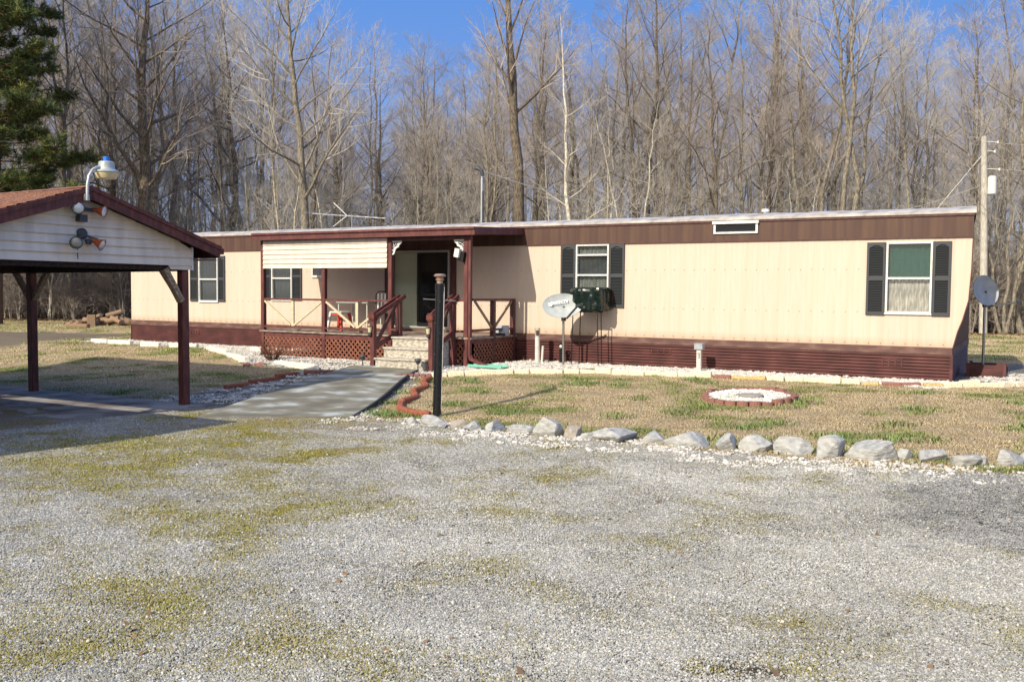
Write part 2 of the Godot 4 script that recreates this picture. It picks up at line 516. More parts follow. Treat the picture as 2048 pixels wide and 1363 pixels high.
func ground() -> void:
	var xs := PackedFloat32Array()
	var zs := PackedFloat32Array()
	var x := -420.0
	while x < 420.0:
		xs.append(x)
		var a := absf(x + 0.01)
		x += 0.13 if a < 13.0 and x > -13.0 else (0.6 if a < 40.0 else (4.0 if a < 70.0 else 40.0))
	var z := 60.0
	while z > -460.0:
		zs.append(z)
		z -= 8.0 if z > 4.0 else (0.5 if z > -2.6 else (0.13 if z > -22.0 else (0.4 if z > -56.0 else (4.0 if z > -90.0 else 40.0))))
	var b := MB.new()
	var nx := xs.size()
	for j in zs.size():
		for i in nx:
			var X := xs[i]
			var Z := zs[j]
			var h := hgt(X, Z) + fine.get_noise_2d(X * 0.7, Z * 0.7) * 0.012
			b.v.append(Vector3(X, h, Z))
			b.n.append(Vector3.UP)
			b.c.append(ground_colour(X, Z))
	for j in zs.size() - 1:
		for i in nx - 1:
			var k := j * nx + i
			b.ix.append(k); b.ix.append(k + nx); b.ix.append(k + 1)
			b.ix.append(k + 1); b.ix.append(k + nx); b.ix.append(k + nx + 1)
	for j in range(1, zs.size() - 1):
		for i in range(1, nx - 1):
			var k := j * nx + i
			b.n[k] = (b.v[k + 1] - b.v[k - 1]).cross(b.v[k + nx] - b.v[k - nx]).normalized()
			if b.n[k].y < 0.0: b.n[k] = -b.n[k]
	struct("ground", b, M.ground)

# ------------------------------------------------------------------ the home
# Trailer coordinates: x = -t (right is +), y above the skirt's foot, z out from the wall.
var home_at: Transform3D

func rake(h: float) -> float:                    # how far the right end leans out at height h
	var c := [[0.46, 0.0], [0.58, 0.005], [0.85, 0.07], [1.05, 0.14], [1.39, 0.225], [1.9, 0.254], [2.44, 0.263], [3.0, 0.268]]
	for i in c.size() - 1:
		if h <= c[i + 1][0]:
			return lerpf(c[i][1], c[i + 1][1], clampf((h - c[i][0]) / (c[i + 1][0] - c[i][0]), 0, 1))
	return 0.268

var holes := [[0.36, 1.09, 1.17, 2.38], [6.43, 7.155, 1.17, 2.44], [17.70, 18.405, 1.145, 2.33], [15.08, 15.755, 1.215, 2.4], [13.96, 14.40, 1.80, 2.32], [10.33, 11.94, 0.63, 2.37]]

func siding_panel(t0: float, t1: float) -> MB:
	var b := MB.new()
	var tone := 0.955 + 0.045 * absf(sin(t0 * 3.7))
	b.col = Color(tone, tone, tone)
	var cuts := []
	var t := t0
	while t < t1 - 0.001:
		cuts.append(t)
		t += 0.1016
	var marks := {}
	for q in cuts:
		for e in [0.0, 0.007, 0.018, 0.025]:
			if q + e < t1: marks[snappedf(q + e, 0.0001)] = true
	marks[snappedf(t1, 0.0001)] = true
	for h in holes:
		for e in [h[0], h[1]]:
			if e > t0 and e < t1: marks[snappedf(e, 0.0001)] = true
	var ks := marks.keys()
	ks.sort()
	for i in ks.size() - 1:
		var a: float = ks[i]
		var c: float = ks[i + 1]
		if c - a < 0.0003: continue
		var za := -0.0022 if fposmod(a - t0 + 0.0002, 0.1016) > 0.006 and fposmod(a - t0 + 0.0002, 0.1016) < 0.019 else 0.0
		var zc := -0.0022 if fposmod(c - t0 + 0.0002, 0.1016) > 0.006 and fposmod(c - t0 + 0.0002, 0.1016) < 0.019 else 0.0
		var runs := [[0.575, 0.74], [0.74, 2.462]]
		for h in holes:
			if (a + c) * 0.5 > h[0] and (a + c) * 0.5 < h[1]:
				runs = [[0.575, minf(0.74, h[2])], [minf(0.74, h[2]), h[2]], [h[3], 2.462]]
		for r in runs:
			if r[1] - r[0] < 0.002: continue
			b.quad(Vector3(-a, r[0], za), Vector3(-c, r[0], zc), Vector3(-c, r[1], zc), Vector3(-a, r[1], za), Vector3.BACK)
			if r[0] < 0.6:      # mud splashed up by the rain
				var n := b.c.size()
				b.c[n - 4] = Color(0.86, 0.80, 0.71) * (0.94 + 0.06 * sin(a * 31.0)); b.c[n - 3] = Color(0.86, 0.80, 0.71) * (0.94 + 0.06 * sin(c * 31.0))
	return b

func home() -> void:
	home_at = site * Transform3D(tilt, Vector3(0, 0.243, 0))
	var o := thing("mobile_home", "long cream and maroon single-wide mobile home with black shutters", "mobile home", home_at)
	var L := 21.18
	var D := -4.27
	var xr := -0.10
	var t := 0.0
	while t < L - 0.01:
		part("siding_panel", siding_panel(t, minf(t + 1.2192, L)), M.cream, o)
		t += 1.2192
	var sc := MB.new()
	for hh in [1.16, 1.92, 0.62]:
		var tq := 0.14
		while tq < L:
			var free := true
			for q in holes:
				if tq > q[0] - 0.06 and tq < q[1] + 0.06 and hh > q[2] - 0.06: free = false
			for q in [[0.055, 0.342], [1.107, 1.42], [6.07, 6.41], [7.17, 7.52], [17.43, 17.69], [18.42, 18.75], [15.77, 16.06], [14.75, 15.07]]:
				if tq > q[0] - 0.01 and tq < q[1] + 0.01 and hh > 1.1: free = false
			if free: sc.box(Vector3(-tq, hh + 0.006 * sin(tq * 9.0), 0.002), Vector3(0.013, 0.013, 0.008))
			tq += 0.2032
	tag(part("screws", sc, M.band, o), "", "", "", "stuff")
	# the leaning corner at the right end
	var e := MB.new()
	var hs := [0.575, 0.7, 0.85, 1.05, 1.2, 1.39, 1.6, 1.9, 2.2, 2.462]
	for i in hs.size() - 1:
		e.quad(Vector3(0, hs[i], 0), Vector3(rake(hs[i]), hs[i], 0), Vector3(rake(hs[i + 1]), hs[i + 1], 0), Vector3(0, hs[i + 1], 0), Vector3.BACK)
	part("siding_corner", e, M.cream, o)
	var g := MB.new()
	for i in hs.size() - 1:
		g.quad(Vector3(rake(hs[i]), hs[i], 0), Vector3(xr, hs[i], D), Vector3(xr, hs[i + 1], D), Vector3(rake(hs[i + 1]), hs[i + 1], 0), Vector3.RIGHT)
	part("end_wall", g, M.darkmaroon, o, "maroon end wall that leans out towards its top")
	var ct := MB.new()
	for i in hs.size() - 1:
		ct.bar(Vector3(rake(hs[i]) + 0.004, hs[i], 0.004), Vector3(rake(hs[i + 1]) + 0.004, hs[i + 1], 0.004), 0.02, 0.016, Vector3.RIGHT)
	part("corner_trim", ct, M.maroon, o)
	var bk := MB.new()
	var rp := PackedVector2Array([Vector2(-L, 0.46), Vector2(xr, 0.46), Vector2(xr, 2.85)])
	rp.append(Vector2(-L, 2.85))
	bk.slab(Transform3D(), rp, D - 0.03, D)
	bk.span(Vector3(-L, 0.46, D), Vector3(-L + 0.03, 2.85, -0.012))
	bk.span(Vector3(-L + 0.03, 0.46, D), Vector3(xr - 0.04, 0.5, -0.02))
	part("rear_wall", bk, M.cream, o)
	# fascia along the eave
	var f := MB.new()
	f.span(Vector3(-L, 2.462, -0.02), Vector3(0.272, 2.85, 0.028))
	f.slab(Transform3D(Basis(Vector3.RIGHT, Vector3.BACK, Vector3.DOWN), Vector3.ZERO), PackedVector2Array([Vector2(0.272, -0.021), Vector2(0.272, 0.0), Vector2(0.255, 0.0), Vector2(xr - 0.02, D), Vector2(xr + 0.004, D)]), -2.462, -2.85)
	part("fascia", f, M.fascia, o)
	var dr := MB.new()
	dr.span(Vector3(-L - 0.01, 2.815, 0.028), Vector3(0.29, 2.86, 0.048))
	dr.span(Vector3(-L, 2.452, 0.0), Vector3(0.272, 2.468, 0.036))
	part("drip_edge", dr, M.darkmaroon, o)
	# the coated roof
	var rf := MB.new()
	var nseg := 60
	for i in nseg:
		var xa := lerpf(-L - 0.03, 0.31, float(i) / nseg)
		var xb := lerpf(-L - 0.03, 0.31, float(i + 1) / nseg)
		var wa := 0.018 * mid.get_noise_1d(xa * 1.3)
		var wb := 0.018 * mid.get_noise_1d(xb * 1.3)
		var pr := [[0.055, 2.855, 0.0], [0.058, 2.905, 1.0], [-0.12, 2.95, 1.0], [-1.1, 3.06, 1.0], [-2.13, 3.10, 0.6], [-3.2, 3.06, 0.4], [-4.33, 2.93, 0.2], [-4.33, 2.86, 0.0]]
		for j in pr.size() - 1:
			var p: Array = pr[j]
			var q: Array = pr[j + 1]
			var ep := 1.0 - (0.31 - xr - 0.02) / (L + 0.34) * clampf(p[0] / D, 0, 1)
			var eq := 1.0 - (0.31 - xr - 0.02) / (L + 0.34) * clampf(q[0] / D, 0, 1)
			var x0 := -L - 0.03
			rf.quad(Vector3(x0 + (xa - x0) * ep, p[1] + wa * p[2], p[0]), Vector3(x0 + (xb - x0) * ep, p[1] + wb * p[2], p[0]), Vector3(x0 + (xb - x0) * eq, q[1] + wb * q[2], q[0]), Vector3(x0 + (xa - x0) * eq, q[1] + wa * q[2], q[0]), Vector3(0, 0.5, 0.3 if j < 4 else -0.3))
	for xe in [-L - 0.03]:
		var pts := PackedVector2Array([Vector2(0.055, 2.855), Vector2(0.058, 2.905), Vector2(-1.1, 3.06), Vector2(-2.13, 3.10), Vector2(-3.2, 3.06), Vector2(-4.33, 2.93), Vector2(-4.33, 2.855)])
		rf.slab(Transform3D(Basis(Vector3(0, 0, 1), Vector3(0, 1, 0), Vector3(-1, 0, 0)), Vector3(xe, 0, 0)), pts, -0.004, 0.004)
	var rr2 := [Vector2(0.055, 2.855), Vector2(0.058, 2.905), Vector2(-1.1, 3.06), Vector2(-2.13, 3.10), Vector2(-3.2, 3.06), Vector2(-4.33, 2.93), Vector2(-4.33, 2.855)]
	for i in 6:
		var e0 := lerpf(0.31, xr + 0.02, clampf(rr2[i].x / D, 0, 1))
		var e1 := lerpf(0.31, xr + 0.02, clampf(rr2[i + 1].x / D, 0, 1))
		rf.quad(Vector3(e0, rr2[i].y, rr2[i].x), Vector3(e1, rr2[i + 1].y, rr2[i + 1].x), Vector3(e1, 2.852, rr2[i + 1].x), Vector3(e0, 2.852, rr2[i].x), Vector3.RIGHT)
	var rfo := part("roof", rf, M.roofwhite, o)
	var vp := MB.new()
	vp.pipe(Vector3(-4.05, 3.0, -2.9), Vector3(-4.05, 3.24, -2.9), 0.05, 10)
	vp.pipe(Vector3(-4.05, 3.24, -2.9), Vector3(-4.05, 3.30, -2.9), 0.085, 12)
	part("vent_pipe", vp, M.white, rfo)
	# skirting: ribbed sheets and the band above
	t = 0.0
	while t < L - 0.01:
		var t1 := minf(t + 1.83, L)
		var k := MB.new()
		var y := -0.1
		while y < 0.455:
			var y2 := minf(y + 0.056, 0.46)
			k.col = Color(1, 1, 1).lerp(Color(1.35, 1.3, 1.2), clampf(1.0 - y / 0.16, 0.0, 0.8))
			k.quad(Vector3(-t - 0.003, y, -0.004), Vector3(-t1, y, -0.004), Vector3(-t1, y + 0.012, 0.018), Vector3(-t - 0.003, y + 0.012, 0.018), Vector3(0, -1, 1))
			k.quad(Vector3(-t - 0.003, y + 0.012, 0.018), Vector3(-t1, y + 0.012, 0.018), Vector3(-t1, y2 - 0.012, 0.016), Vector3(-t - 0.003, y2 - 0.012, 0.016), Vector3.BACK)
			k.quad(Vector3(-t - 0.003, y2 - 0.012, 0.016), Vector3(-t1, y2 - 0.012, 0.016), Vector3(-t1, y2, -0.004), Vector3(-t - 0.003, y2, -0.004), Vector3(0, 1, 1))
			y = y2
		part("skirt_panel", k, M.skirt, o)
		t = t1
	var sk2 := MB.new()
	var y3 := -0.1
	while y3 < 0.455:
		var y4 := minf(y3 + 0.052, 0.46)
		sk2.quad(Vector3(-0.012, y3, 0.0), Vector3(xr - 0.018, y3, D), Vector3(xr + 0.006, y4 - 0.03, D), Vector3(0.012, y4 - 0.03, 0.0), Vector3.RIGHT)
		sk2.quad(Vector3(0.012, y4 - 0.03, 0.0), Vector3(xr + 0.006, y4 - 0.03, D), Vector3(xr - 0.012, y4, D), Vector3(-0.004, y4, 0.0), Vector3.RIGHT)
		y3 = y4
	sk2.span(Vector3(-L, -0.1, D - 0.02), Vector3(xr - 0.02, 0.46, D))
	sk2.span(Vector3(-L, -0.1, D), Vector3(-L + 0.02, 0.46, -0.002))
	part("skirt_end", sk2, M.skirt, o)
	var bd := MB.new()
	bd.span(Vector3(-L, 0.462, -0.01), Vector3(0.004, 0.577, 0.022))
	bd.span(Vector3(-L, 0.452, 0.0), Vector3(0.01, 0.464, 0.028))
	bd.slab(Transform3D(Basis(Vector3.RIGHT, Vector3.BACK, Vector3.DOWN), Vector3.ZERO), PackedVector2Array([Vector2(0.008, -0.011), Vector2(xr + 0.008, D), Vector2(xr - 0.02, D), Vector2(-0.02, -0.011)]), -0.462, -0.577)
	part("skirt_band", bd, M.band, o)
	for q in [[0.0, 0.05], [-L, -L + 0.05]]:
		var cp := MB.new()
		cp.span(Vector3(q[0] - (0.03 if q[0] == 0.0 else 0.0), -0.1, -0.03), Vector3(q[1] - 0.03, 0.45, 0.026))
		part("skirt_corner", cp, M.skirt, o)
	for sv in [[0.79, 1.11, 0.22, 0.35], [5.06, 5.45, 0.27, 0.36], [18.43, 18.72, 0.25, 0.36]]:
		var w := MB.new()
		var wd: float = (sv[1] - sv[0])
		for i in 4:
			var xx: float = -sv[1] + wd * i / 3.0
			w.span(Vector3(xx - 0.012, sv[2], 0.014), Vector3(xx + 0.012, sv[3], 0.03))
		for yy in [sv[2], (sv[2] + sv[3]) * 0.5, sv[3]]:
			w.span(Vector3(-sv[1] - 0.012, yy - 0.007, 0.015), Vector3(-sv[0] + 0.012, yy + 0.007, 0.026))
		part("skirt_vent", w, M.skirt, o)
	# vent in the fascia
	var va := MB.new()
	va.span(Vector3(-4.24, 2.785, 0.028), Vector3(-3.35, 2.84, 0.085))
	va.span(Vector3(-4.22, 2.6, 0.028), Vector3(-3.37, 2.635, 0.06))
	va.span(Vector3(-4.22, 2.635, 0.028), Vector3(-4.18, 2.785, 0.06))
	va.span(Vector3(-3.41, 2.635, 0.028), Vector3(-3.37, 2.785, 0.06))
	var vo := part("eave_vent", va, M.white, o, "white framed vent in the maroon fascia")
	var vl := MB.new()
	for i in 7:
		vl.xbox(Transform3D(Basis(Vector3.RIGHT, 0.7), Vector3(-3.795, 2.648 + i * 0.021, 0.042)), Vector3(0.768, 0.02, 0.003))
	tag(part("louvre", vl, M.darkgrey, vo), "", "", "", "stuff")
	# windows
	window(o, 0.349, 1.097, 1.153, 2.391, [1.762], [M.teal, M.sheer])
	window(o, 6.419, 7.165, 1.155, 2.452, [2.235, 1.823], [M.sheerdim, M.screen, M.sheerdim])
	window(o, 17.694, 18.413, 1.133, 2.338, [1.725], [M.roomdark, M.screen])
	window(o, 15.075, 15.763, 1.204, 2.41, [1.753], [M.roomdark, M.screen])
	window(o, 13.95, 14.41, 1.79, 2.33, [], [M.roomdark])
	var sh0 := [[1.107, 1.42], [0.055, 0.342], [7.175, 7.515], [6.073, 6.408], [18.425, 18.745], [17.43, 17.685], [15.775, 16.06], [14.75, 15.065]]
	var shy := [[1.116, 2.39], [1.163, 2.45], [1.136, 2.335], [1.2, 2.41]]
	for i in 8:
		shutter(o, sh0[i][0], sh0[i][1], shy[i / 2][0], shy[i / 2][1])
	# the sliding door under the porch
	var df := MB.new()
	df.span(Vector3(-11.957, 0.615, 0.0), Vector3(-11.90, 2.385, 0.05))
	df.span(Vector3(-11.9, 2.335, 0.0), Vector3(-10.36, 2.385, 0.05))
	df.span(Vector3(-11.9, 0.615, 0.0), Vector3(-10.36, 0.66, 0.05))
	df.span(Vector3(-10.36, 0.615, 0.0), Vector3(-10.315, 2.385, 0.05))
	df.span(Vector3(-11.21, 0.66, 0.0), Vector3(-11.15, 2.335, 0.03))
	var dr2 := part("sliding_door", df, M.alu, o, "sliding glass door with pale blinds on its left half and a black screen on its right half")
	var p1 := MB.new()
	p1.span(Vector3(-11.9, 0.66, -0.004), Vector3(-11.21, 2.335, 0.002))
	part("pane", p1, M.glass, dr2)
	for i in 9:
		var bl := MB.new()
		bl.xbox(Transform3D(Basis(Vector3.UP, 0.22), Vector3(-11.88 + i * 0.083, 1.495, -0.075)), Vector3(0.086, 1.67, 0.004))
		part("blind_slat", bl, M.blind, dr2)
	var p2 := MB.new()
	p2.span(Vector3(-11.13, 0.7, 0.030), Vector3(-10.42, 2.30, 0.034))
	part("screen_pane", p2, M.darkglass, dr2)
	var p3 := MB.new()
	p3.span(Vector3(-11.19, 0.665, 0.051), Vector3(-11.12, 2.33, 0.07))
	p3.span(Vector3(-10.43, 0.665, 0.051), Vector3(-10.365, 2.33, 0.07))
	p3.span(Vector3(-11.12, 2.26, 0.051), Vector3(-10.43, 2.33, 0.07))
	p3.span(Vector3(-11.12, 0.665, 0.051), Vector3(-10.43, 0.74, 0.07))
	p3.span(Vector3(-11.12, 1.36, 0.053), Vector3(-10.43, 1.40, 0.066))
	part("screen_frame", p3, M.black, dr2)
	var hd := MB.new()
	hd.span(Vector3(-11.175, 1.38, 0.071), Vector3(-11.15, 1.56, 0.1))
	part("handle", hd, M.darkgrey, dr2)
	var cur := MB.new()
	cur.span(Vector3(-11.15, 0.66, -0.14), Vector3(-10.36, 2.33, -0.13))
	part("curtain_or_dark_room", cur, M.sheerdim, dr2)
	var tr := MB.new()
	tr.span(Vector3(-10.30, 0.58, 0.002), Vector3(-10.15, 2.452, 0.03))
	tr.span(Vector3(-12.15, 0.58, 0.002), Vector3(-11.97, 2.452, 0.03))
	tr.span(Vector3(-11.97, 2.39, 0.002), Vector3(-10.30, 2.45, 0.028))
	part("door_trim", tr, M.darkmaroon, o)

func window(o: Node, t0: float, t1: float, y0: float, y1: float, rails: Array, behind: Array) -> void:
	var f := MB.new()
	var w := 0.032
	f.span(Vector3(-t1, y0, -0.03), Vector3(-t1 + w, y1, 0.03))
	f.span(Vector3(-t0 - w, y0, -0.03), Vector3(-t0, y1, 0.03))
	f.span(Vector3(-t1 + w, y1 - w, -0.03), Vector3(-t0 - w, y1, 0.03))
	f.span(Vector3(-t1 + w, y0, -0.03), Vector3(-t0 - w, y0 + w, 0.03))
	f.span(Vector3(-t1 - 0.01, y0 - 0.022, 0.0), Vector3(-t0 + 0.01, y0, 0.04))
	for r in rails:
		f.span(Vector3(-t1 + w, r - 0.017, -0.028), Vector3(-t0 - w, r + 0.017, 0.026))
	var wn := part("window", f, M.white, o)
	var ys := [y1 - w]
	for r in rails: ys.append(r)
	ys.append(y0 + w)
	for i in ys.size() - 1:
		var top: float = ys[i] - (0.017 if i > 0 else 0.0)
		var bot: float = ys[i + 1] + (0.017 if i < ys.size() - 2 else 0.0)
		var zz := 0.004 if i == 0 else -0.012
		var g := MB.new()
		g.span(Vector3(-t1 + w, bot, zz - 0.002), Vector3(-t0 - w, top, zz + 0.002))
		part("pane", g, M.glass, wn)
		var c := MB.new()
		var n := 14
		for k in n:
			var xa := lerpf(-t1 + 0.002, -t0 - 0.002, float(k) / n)
			var xb := lerpf(-t1 + 0.002, -t0 - 0.002, float(k + 1) / n)
			var za := -0.085 + (0.012 if k % 2 else -0.012)
			var zb := -0.085 + (-0.012 if k % 2 else 0.012)
			c.quad(Vector3(xa, bot - 0.03, za), Vector3(xb, bot - 0.03, zb), Vector3(xb, top + 0.03, zb), Vector3(xa, top + 0.03, za), Vector3.BACK)
		part("curtain_or_dark_room", c, behind[i], wn)  # roomdark sheets put the darkness of the unlit room into colour behind the pane

func shutter(o: Node, t0: float, t1: float, y0: float, y1: float) -> void:
	var b := MB.new()
	var w := 0.04
	b.span(Vector3(-t1, y0, 0.002), Vector3(-t0, y1, 0.010))
	b.span(Vector3(-t1, y0, 0.010), Vector3(-t1 + w, y1, 0.034))
	b.span(Vector3(-t0 - w, y0, 0.010), Vector3(-t0, y1, 0.034))
	b.span(Vector3(-t1 + w, y0, 0.010), Vector3(-t0 - w, y0 + 0.06, 0.034))
	var ym := lerpf(y0, y1, 0.5)
	b.span(Vector3(-t1 + w, ym - 0.03, 0.010), Vector3(-t0 - w, ym + 0.03, 0.034))
	# arched head
	var pts := PackedVector2Array([Vector2(-t1 + w, y1), Vector2(-t1 + w, y1 - 0.10)])
	for i in 9:
		var u := i / 8.0
		pts.append(Vector2(lerpf(-t1 + w, -t0 - w, u), y1 - 0.10 + 0.05 * sin(u * PI)))
	pts.append(Vector2(-t0 - w, y1))
	b.slab(Transform3D(), pts, 0.011, 0.034)
	var s := part("shutter", b, M.shutter, o)
	var l := MB.new()
	var y := y0 + 0.075
	while y < y1 - 0.08:
		if absf(y - ym) > 0.04:
			l.xbox(Transform3D(Basis(Vector3.RIGHT, 0.75), Vector3(-(t0 + t1) * 0.5, y, 0.02)), Vector3(t1 - t0 - 2.0 * w, 0.03, 0.006))
		y += 0.03
	tag(part("louvre", l, M.shutter, s), "", "", "", "stuff")

# ------------------------------------------------------------------ porch
func porch() -> void:
	var o := thing("porch", "maroon covered porch with lattice skirt and cream siding awning across the front", "porch", home_at)
	var F := 1.78
	# roof
	var r := MB.new()
	var zt := Transform3D(Basis(Vector3(0, 0, 1), Vector3(0, 1, 0), Vector3(-1, 0, 0)), Vector3(0, 0, 0))
	r.slab(zt, PackedVector2Array([Vector2(0.05, 2.80), Vector2(1.96, 2.71), Vector2(1.96, 2.665), Vector2(0.05, 2.755)]), 8.42, 14.40)
	part("porch_roof", r, M.maroon, o)
	var un := MB.new()
	for i in 13:
		var x := -14.3 + i * 0.48
		un.bar(Vector3(x, 2.715, 0.05), Vector3(x, 2.625, 1.9), 0.04, 0.075)
	part("rafters", un, M.darkmaroon, o)
	var fs := MB.new()
	fs.span(Vector3(-14.42, 2.575, 1.965), Vector3(-8.40, 2.73, 1.995))
	fs.span(Vector3(-14.42, 2.69, 1.995), Vector3(-8.40, 2.735, 2.03))
	for x in [-14.42, -8.42]:
		fs.slab(zt, PackedVector2Array([Vector2(0.03, 2.825), Vector2(1.963, 2.735), Vector2(1.963, 2.585), Vector2(0.03, 2.68)]), -x - 0.02, -x)
	part("fascia", fs, M.maroon, o)
	# header beam
	var hb := MB.new()
	hb.span(Vector3(-14.33, 2.50, F - 0.04), Vector3(-8.67, 2.60, F + 0.04))
	part("header_beam", hb, M.darkmaroon, o)
	for t in [14.28, 12.45, 10.615, 8.715]:
		var p := MB.new()
		p.cbox(Transform3D(Basis(), Vector3(-t, 1.2, F)), Vector3(0.095, 2.6, 0.095), 0.006)
		part("post", p, M.maroon, o)
	# awning boards (vinyl laps)
	for i in 6:
		var y := 1.945 + i * 0.104
		var b := MB.new()
		b.quad(Vector3(-14.225, y, F + 0.078), Vector3(-10.675, y, F + 0.078), Vector3(-10.675, y + 0.104, F + 0.056), Vector3(-14.225, y + 0.104, F + 0.056), Vector3.BACK)
		b.quad(Vector3(-14.225, y, F + 0.078), Vector3(-10.675, y, F + 0.078), Vector3(-10.675, y, F + 0.05), Vector3(-14.225, y, F + 0.05), Vector3.DOWN)
		b.quad(Vector3(-14.225, y, F + 0.05), Vector3(-10.675, y, F + 0.05), Vector3(-10.675, y + 0.104, F + 0.05), Vector3(-14.225, y + 0.104, F + 0.05), Vector3.FORWARD)
		for x in [-14.225, -10.675]:
			b.quad(Vector3(x, y, F + 0.05), Vector3(x, y, F + 0.078), Vector3(x, y + 0.104, F + 0.056), Vector3(x, y + 0.104, F + 0.05), Vector3(x + 12.0, 0, 0))
		part("awning_board", b, M.vinylw, o)
	# deck
	for i in 13:
		var b := MB.new()
		var z := 0.03 + i * 0.14
		b.span(Vector3(-14.36, 0.505, z), Vector3(-8.56, 0.54 + 0.002 * (i % 3), z + 0.133))
		part("deck_board", b, M.deck, o)
	var rim := MB.new()
	rim.span(Vector3(-14.36, 0.43, F - 0.02), Vector3(-8.58, 0.502, F + 0.02))
	rim.span(Vector3(-8.62, 0.43, 0.03), Vector3(-8.58, 0.502, F - 0.02))
	rim.span(Vector3(-14.36, 0.43, 0.03), Vector3(-14.32, 0.502, F - 0.02))
	part("rim_joist", rim, M.maroon, o)
	# lattice: front bays, the piece beside the steps, and the right side
	lattice(o, Transform3D(Basis(), Vector3(0, 0, F + 0.022)), -14.23, -12.50, -0.06, 0.43)
	lattice(o, Transform3D(Basis(), Vector3(0, 0, F + 0.022)), -12.40, -10.21, -0.06, 0.43)
	lattice(o, Transform3D(Basis(), Vector3(0, 0, F + 0.022)), -9.02, -8.77, -0.06, 0.43)
	var side := Transform3D(Basis(Vector3(0, 0, -1), Vector3(0, 1, 0), Vector3(1, 0, 0)), Vector3(-8.575, 0, 0))
	lattice(o, side, -1.72, -0.08, -0.06, 0.43)
	# side posts and rails
	for z in [0.95, 0.14]:
		var p := MB.new()
		p.span(Vector3(-8.65, -0.15, z - 0.045), Vector3(-8.56, 1.28, z + 0.045))
		part("rail_post", p, M.darkmaroon, o)
	var rails := [
		[Vector3(-14.235, 1.25, F), Vector3(-12.50, 1.25, F)], [Vector3(-14.235, 0.63, F), Vector3(-12.50, 0.63, F)],
		[Vector3(-12.40, 1.25, F), Vector3(-10.665, 1.25, F)], [Vector3(-12.40, 0.63, F), Vector3(-10.665, 0.63, F)],
		[Vector3(-10.565, 0.65, F + 0.02), Vector3(-10.34, 0.65, F + 0.02)],
		[Vector3(-8.92, 1.28, F), Vector3(-8.765, 1.28, F)], [Vector3(-8.92, 0.66, F), Vector3(-8.765, 0.66, F)],
		[Vector3(-8.605, 1.30, F - 0.05), Vector3(-8.605, 1.30, 0.09)], [Vector3(-8.605, 0.68, F - 0.05), Vector3(-8.605, 0.68, 0.09)]]
	for q in rails:
		var b := MB.new()
		b.bar(q[0], q[1], 0.08, 0.042)
		part("rail", b, M.maroon, o)
	var braces := [[Vector3(-14.22, 1.21, F + 0.02), Vector3(-13.43, 0.67, F + 0.02)], [Vector3(-12.51, 1.21, F + 0.02), Vector3(-13.33, 0.67, F + 0.02)],
		[Vector3(-12.38, 1.21, F + 0.02), Vector3(-11.57, 0.67, F + 0.02)], [Vector3(-10.68, 1.21, F + 0.02), Vector3(-11.48, 0.67, F + 0.02)]]
	for q in braces:
		var b := MB.new()
		b.bar(q[0], q[1], 0.034, 0.045)
		part("brace", b, M.creamwood, o)
	for q in [[Vector3(-8.60, 1.27, 1.66), Vector3(-8.60, 0.72, 1.0)], [Vector3(-8.60, 1.27, 0.2), Vector3(-8.60, 0.72, 0.9)]]:
		var b := MB.new()
		b.bar(q[0], q[1], 0.034, 0.045)
		part("brace", b, M.wood, o)
	for x in [-13.38, -11.525]:
		var b := MB.new()
		b.span(Vector3(x - 0.035, 0.652, F - 0.02), Vector3(x + 0.035, 1.228, F + 0.018))
		part("baluster", b, M.creamwood, o)
	# scroll brackets
	for q in [[-10.56, 1.0], [-8.77, -1.0]]:
		var b := MB.new()
		var t := Transform3D(Basis(Vector3(q[1], 0, 0), Vector3.UP, Vector3(0, 0, 1)), Vector3(q[0], 2.50, F + 0.01))
		var s := 1.0
		var p := PackedVector2Array([Vector2(0, 0), Vector2(0.24, 0), Vector2(0.23, -0.05), Vector2(0.18, -0.08), Vector2(0.16, -0.13), Vector2(0.10, -0.15), Vector2(0.07, -0.2), Vector2(0.05, -0.27), Vector2(0.0, -0.29), Vector2(0, -0.25), Vector2(0.025, -0.24), Vector2(0.03, -0.17), Vector2(0.07, -0.12), Vector2(0.13, -0.095), Vector2(0.14, -0.05), Vector2(0.19, -0.035), Vector2(0.2, -0.022), Vector2(0.0, -0.022)])
		b.slab(t, p, 0.0, 0.02 * s)
		for k in [[0.05, -0.06, 0.03], [0.10, -0.055, 0.022], [0.035, -0.12, 0.022], [0.015, -0.19, 0.018], [0.155, -0.045, 0.016]]:
			var ring := PackedVector3Array()
			var rr := PackedFloat32Array()
			for j in 11:
				var a := TAU * j / 10.0
				ring.append(t * Vector3(k[0] + cos(a) * k[2], k[1] + sin(a) * k[2], 0.01))
				rr.append(0.006)
			b.tube(ring, rr, 5, false)
		part("scroll_bracket", b, M.white, o)
	# downspout on the corner post
	var dp := MB.new()
	dp.bar(Vector3(-8.615, 2.60, F + 0.03), Vector3(-8.615, 0.17, F + 0.03), 0.07, 0.055, Vector3.RIGHT)
	dp.bar(Vector3(-8.615, 0.19, F + 0.03), Vector3(-8.56, 0.10, F + 0.05), 0.07, 0.055)
	dp.bar(Vector3(-8.575, 0.115, F + 0.045), Vector3(-8.10, -0.02, F + 0.12), 0.07, 0.055)
	part("downspout", dp, M.maroon, o)

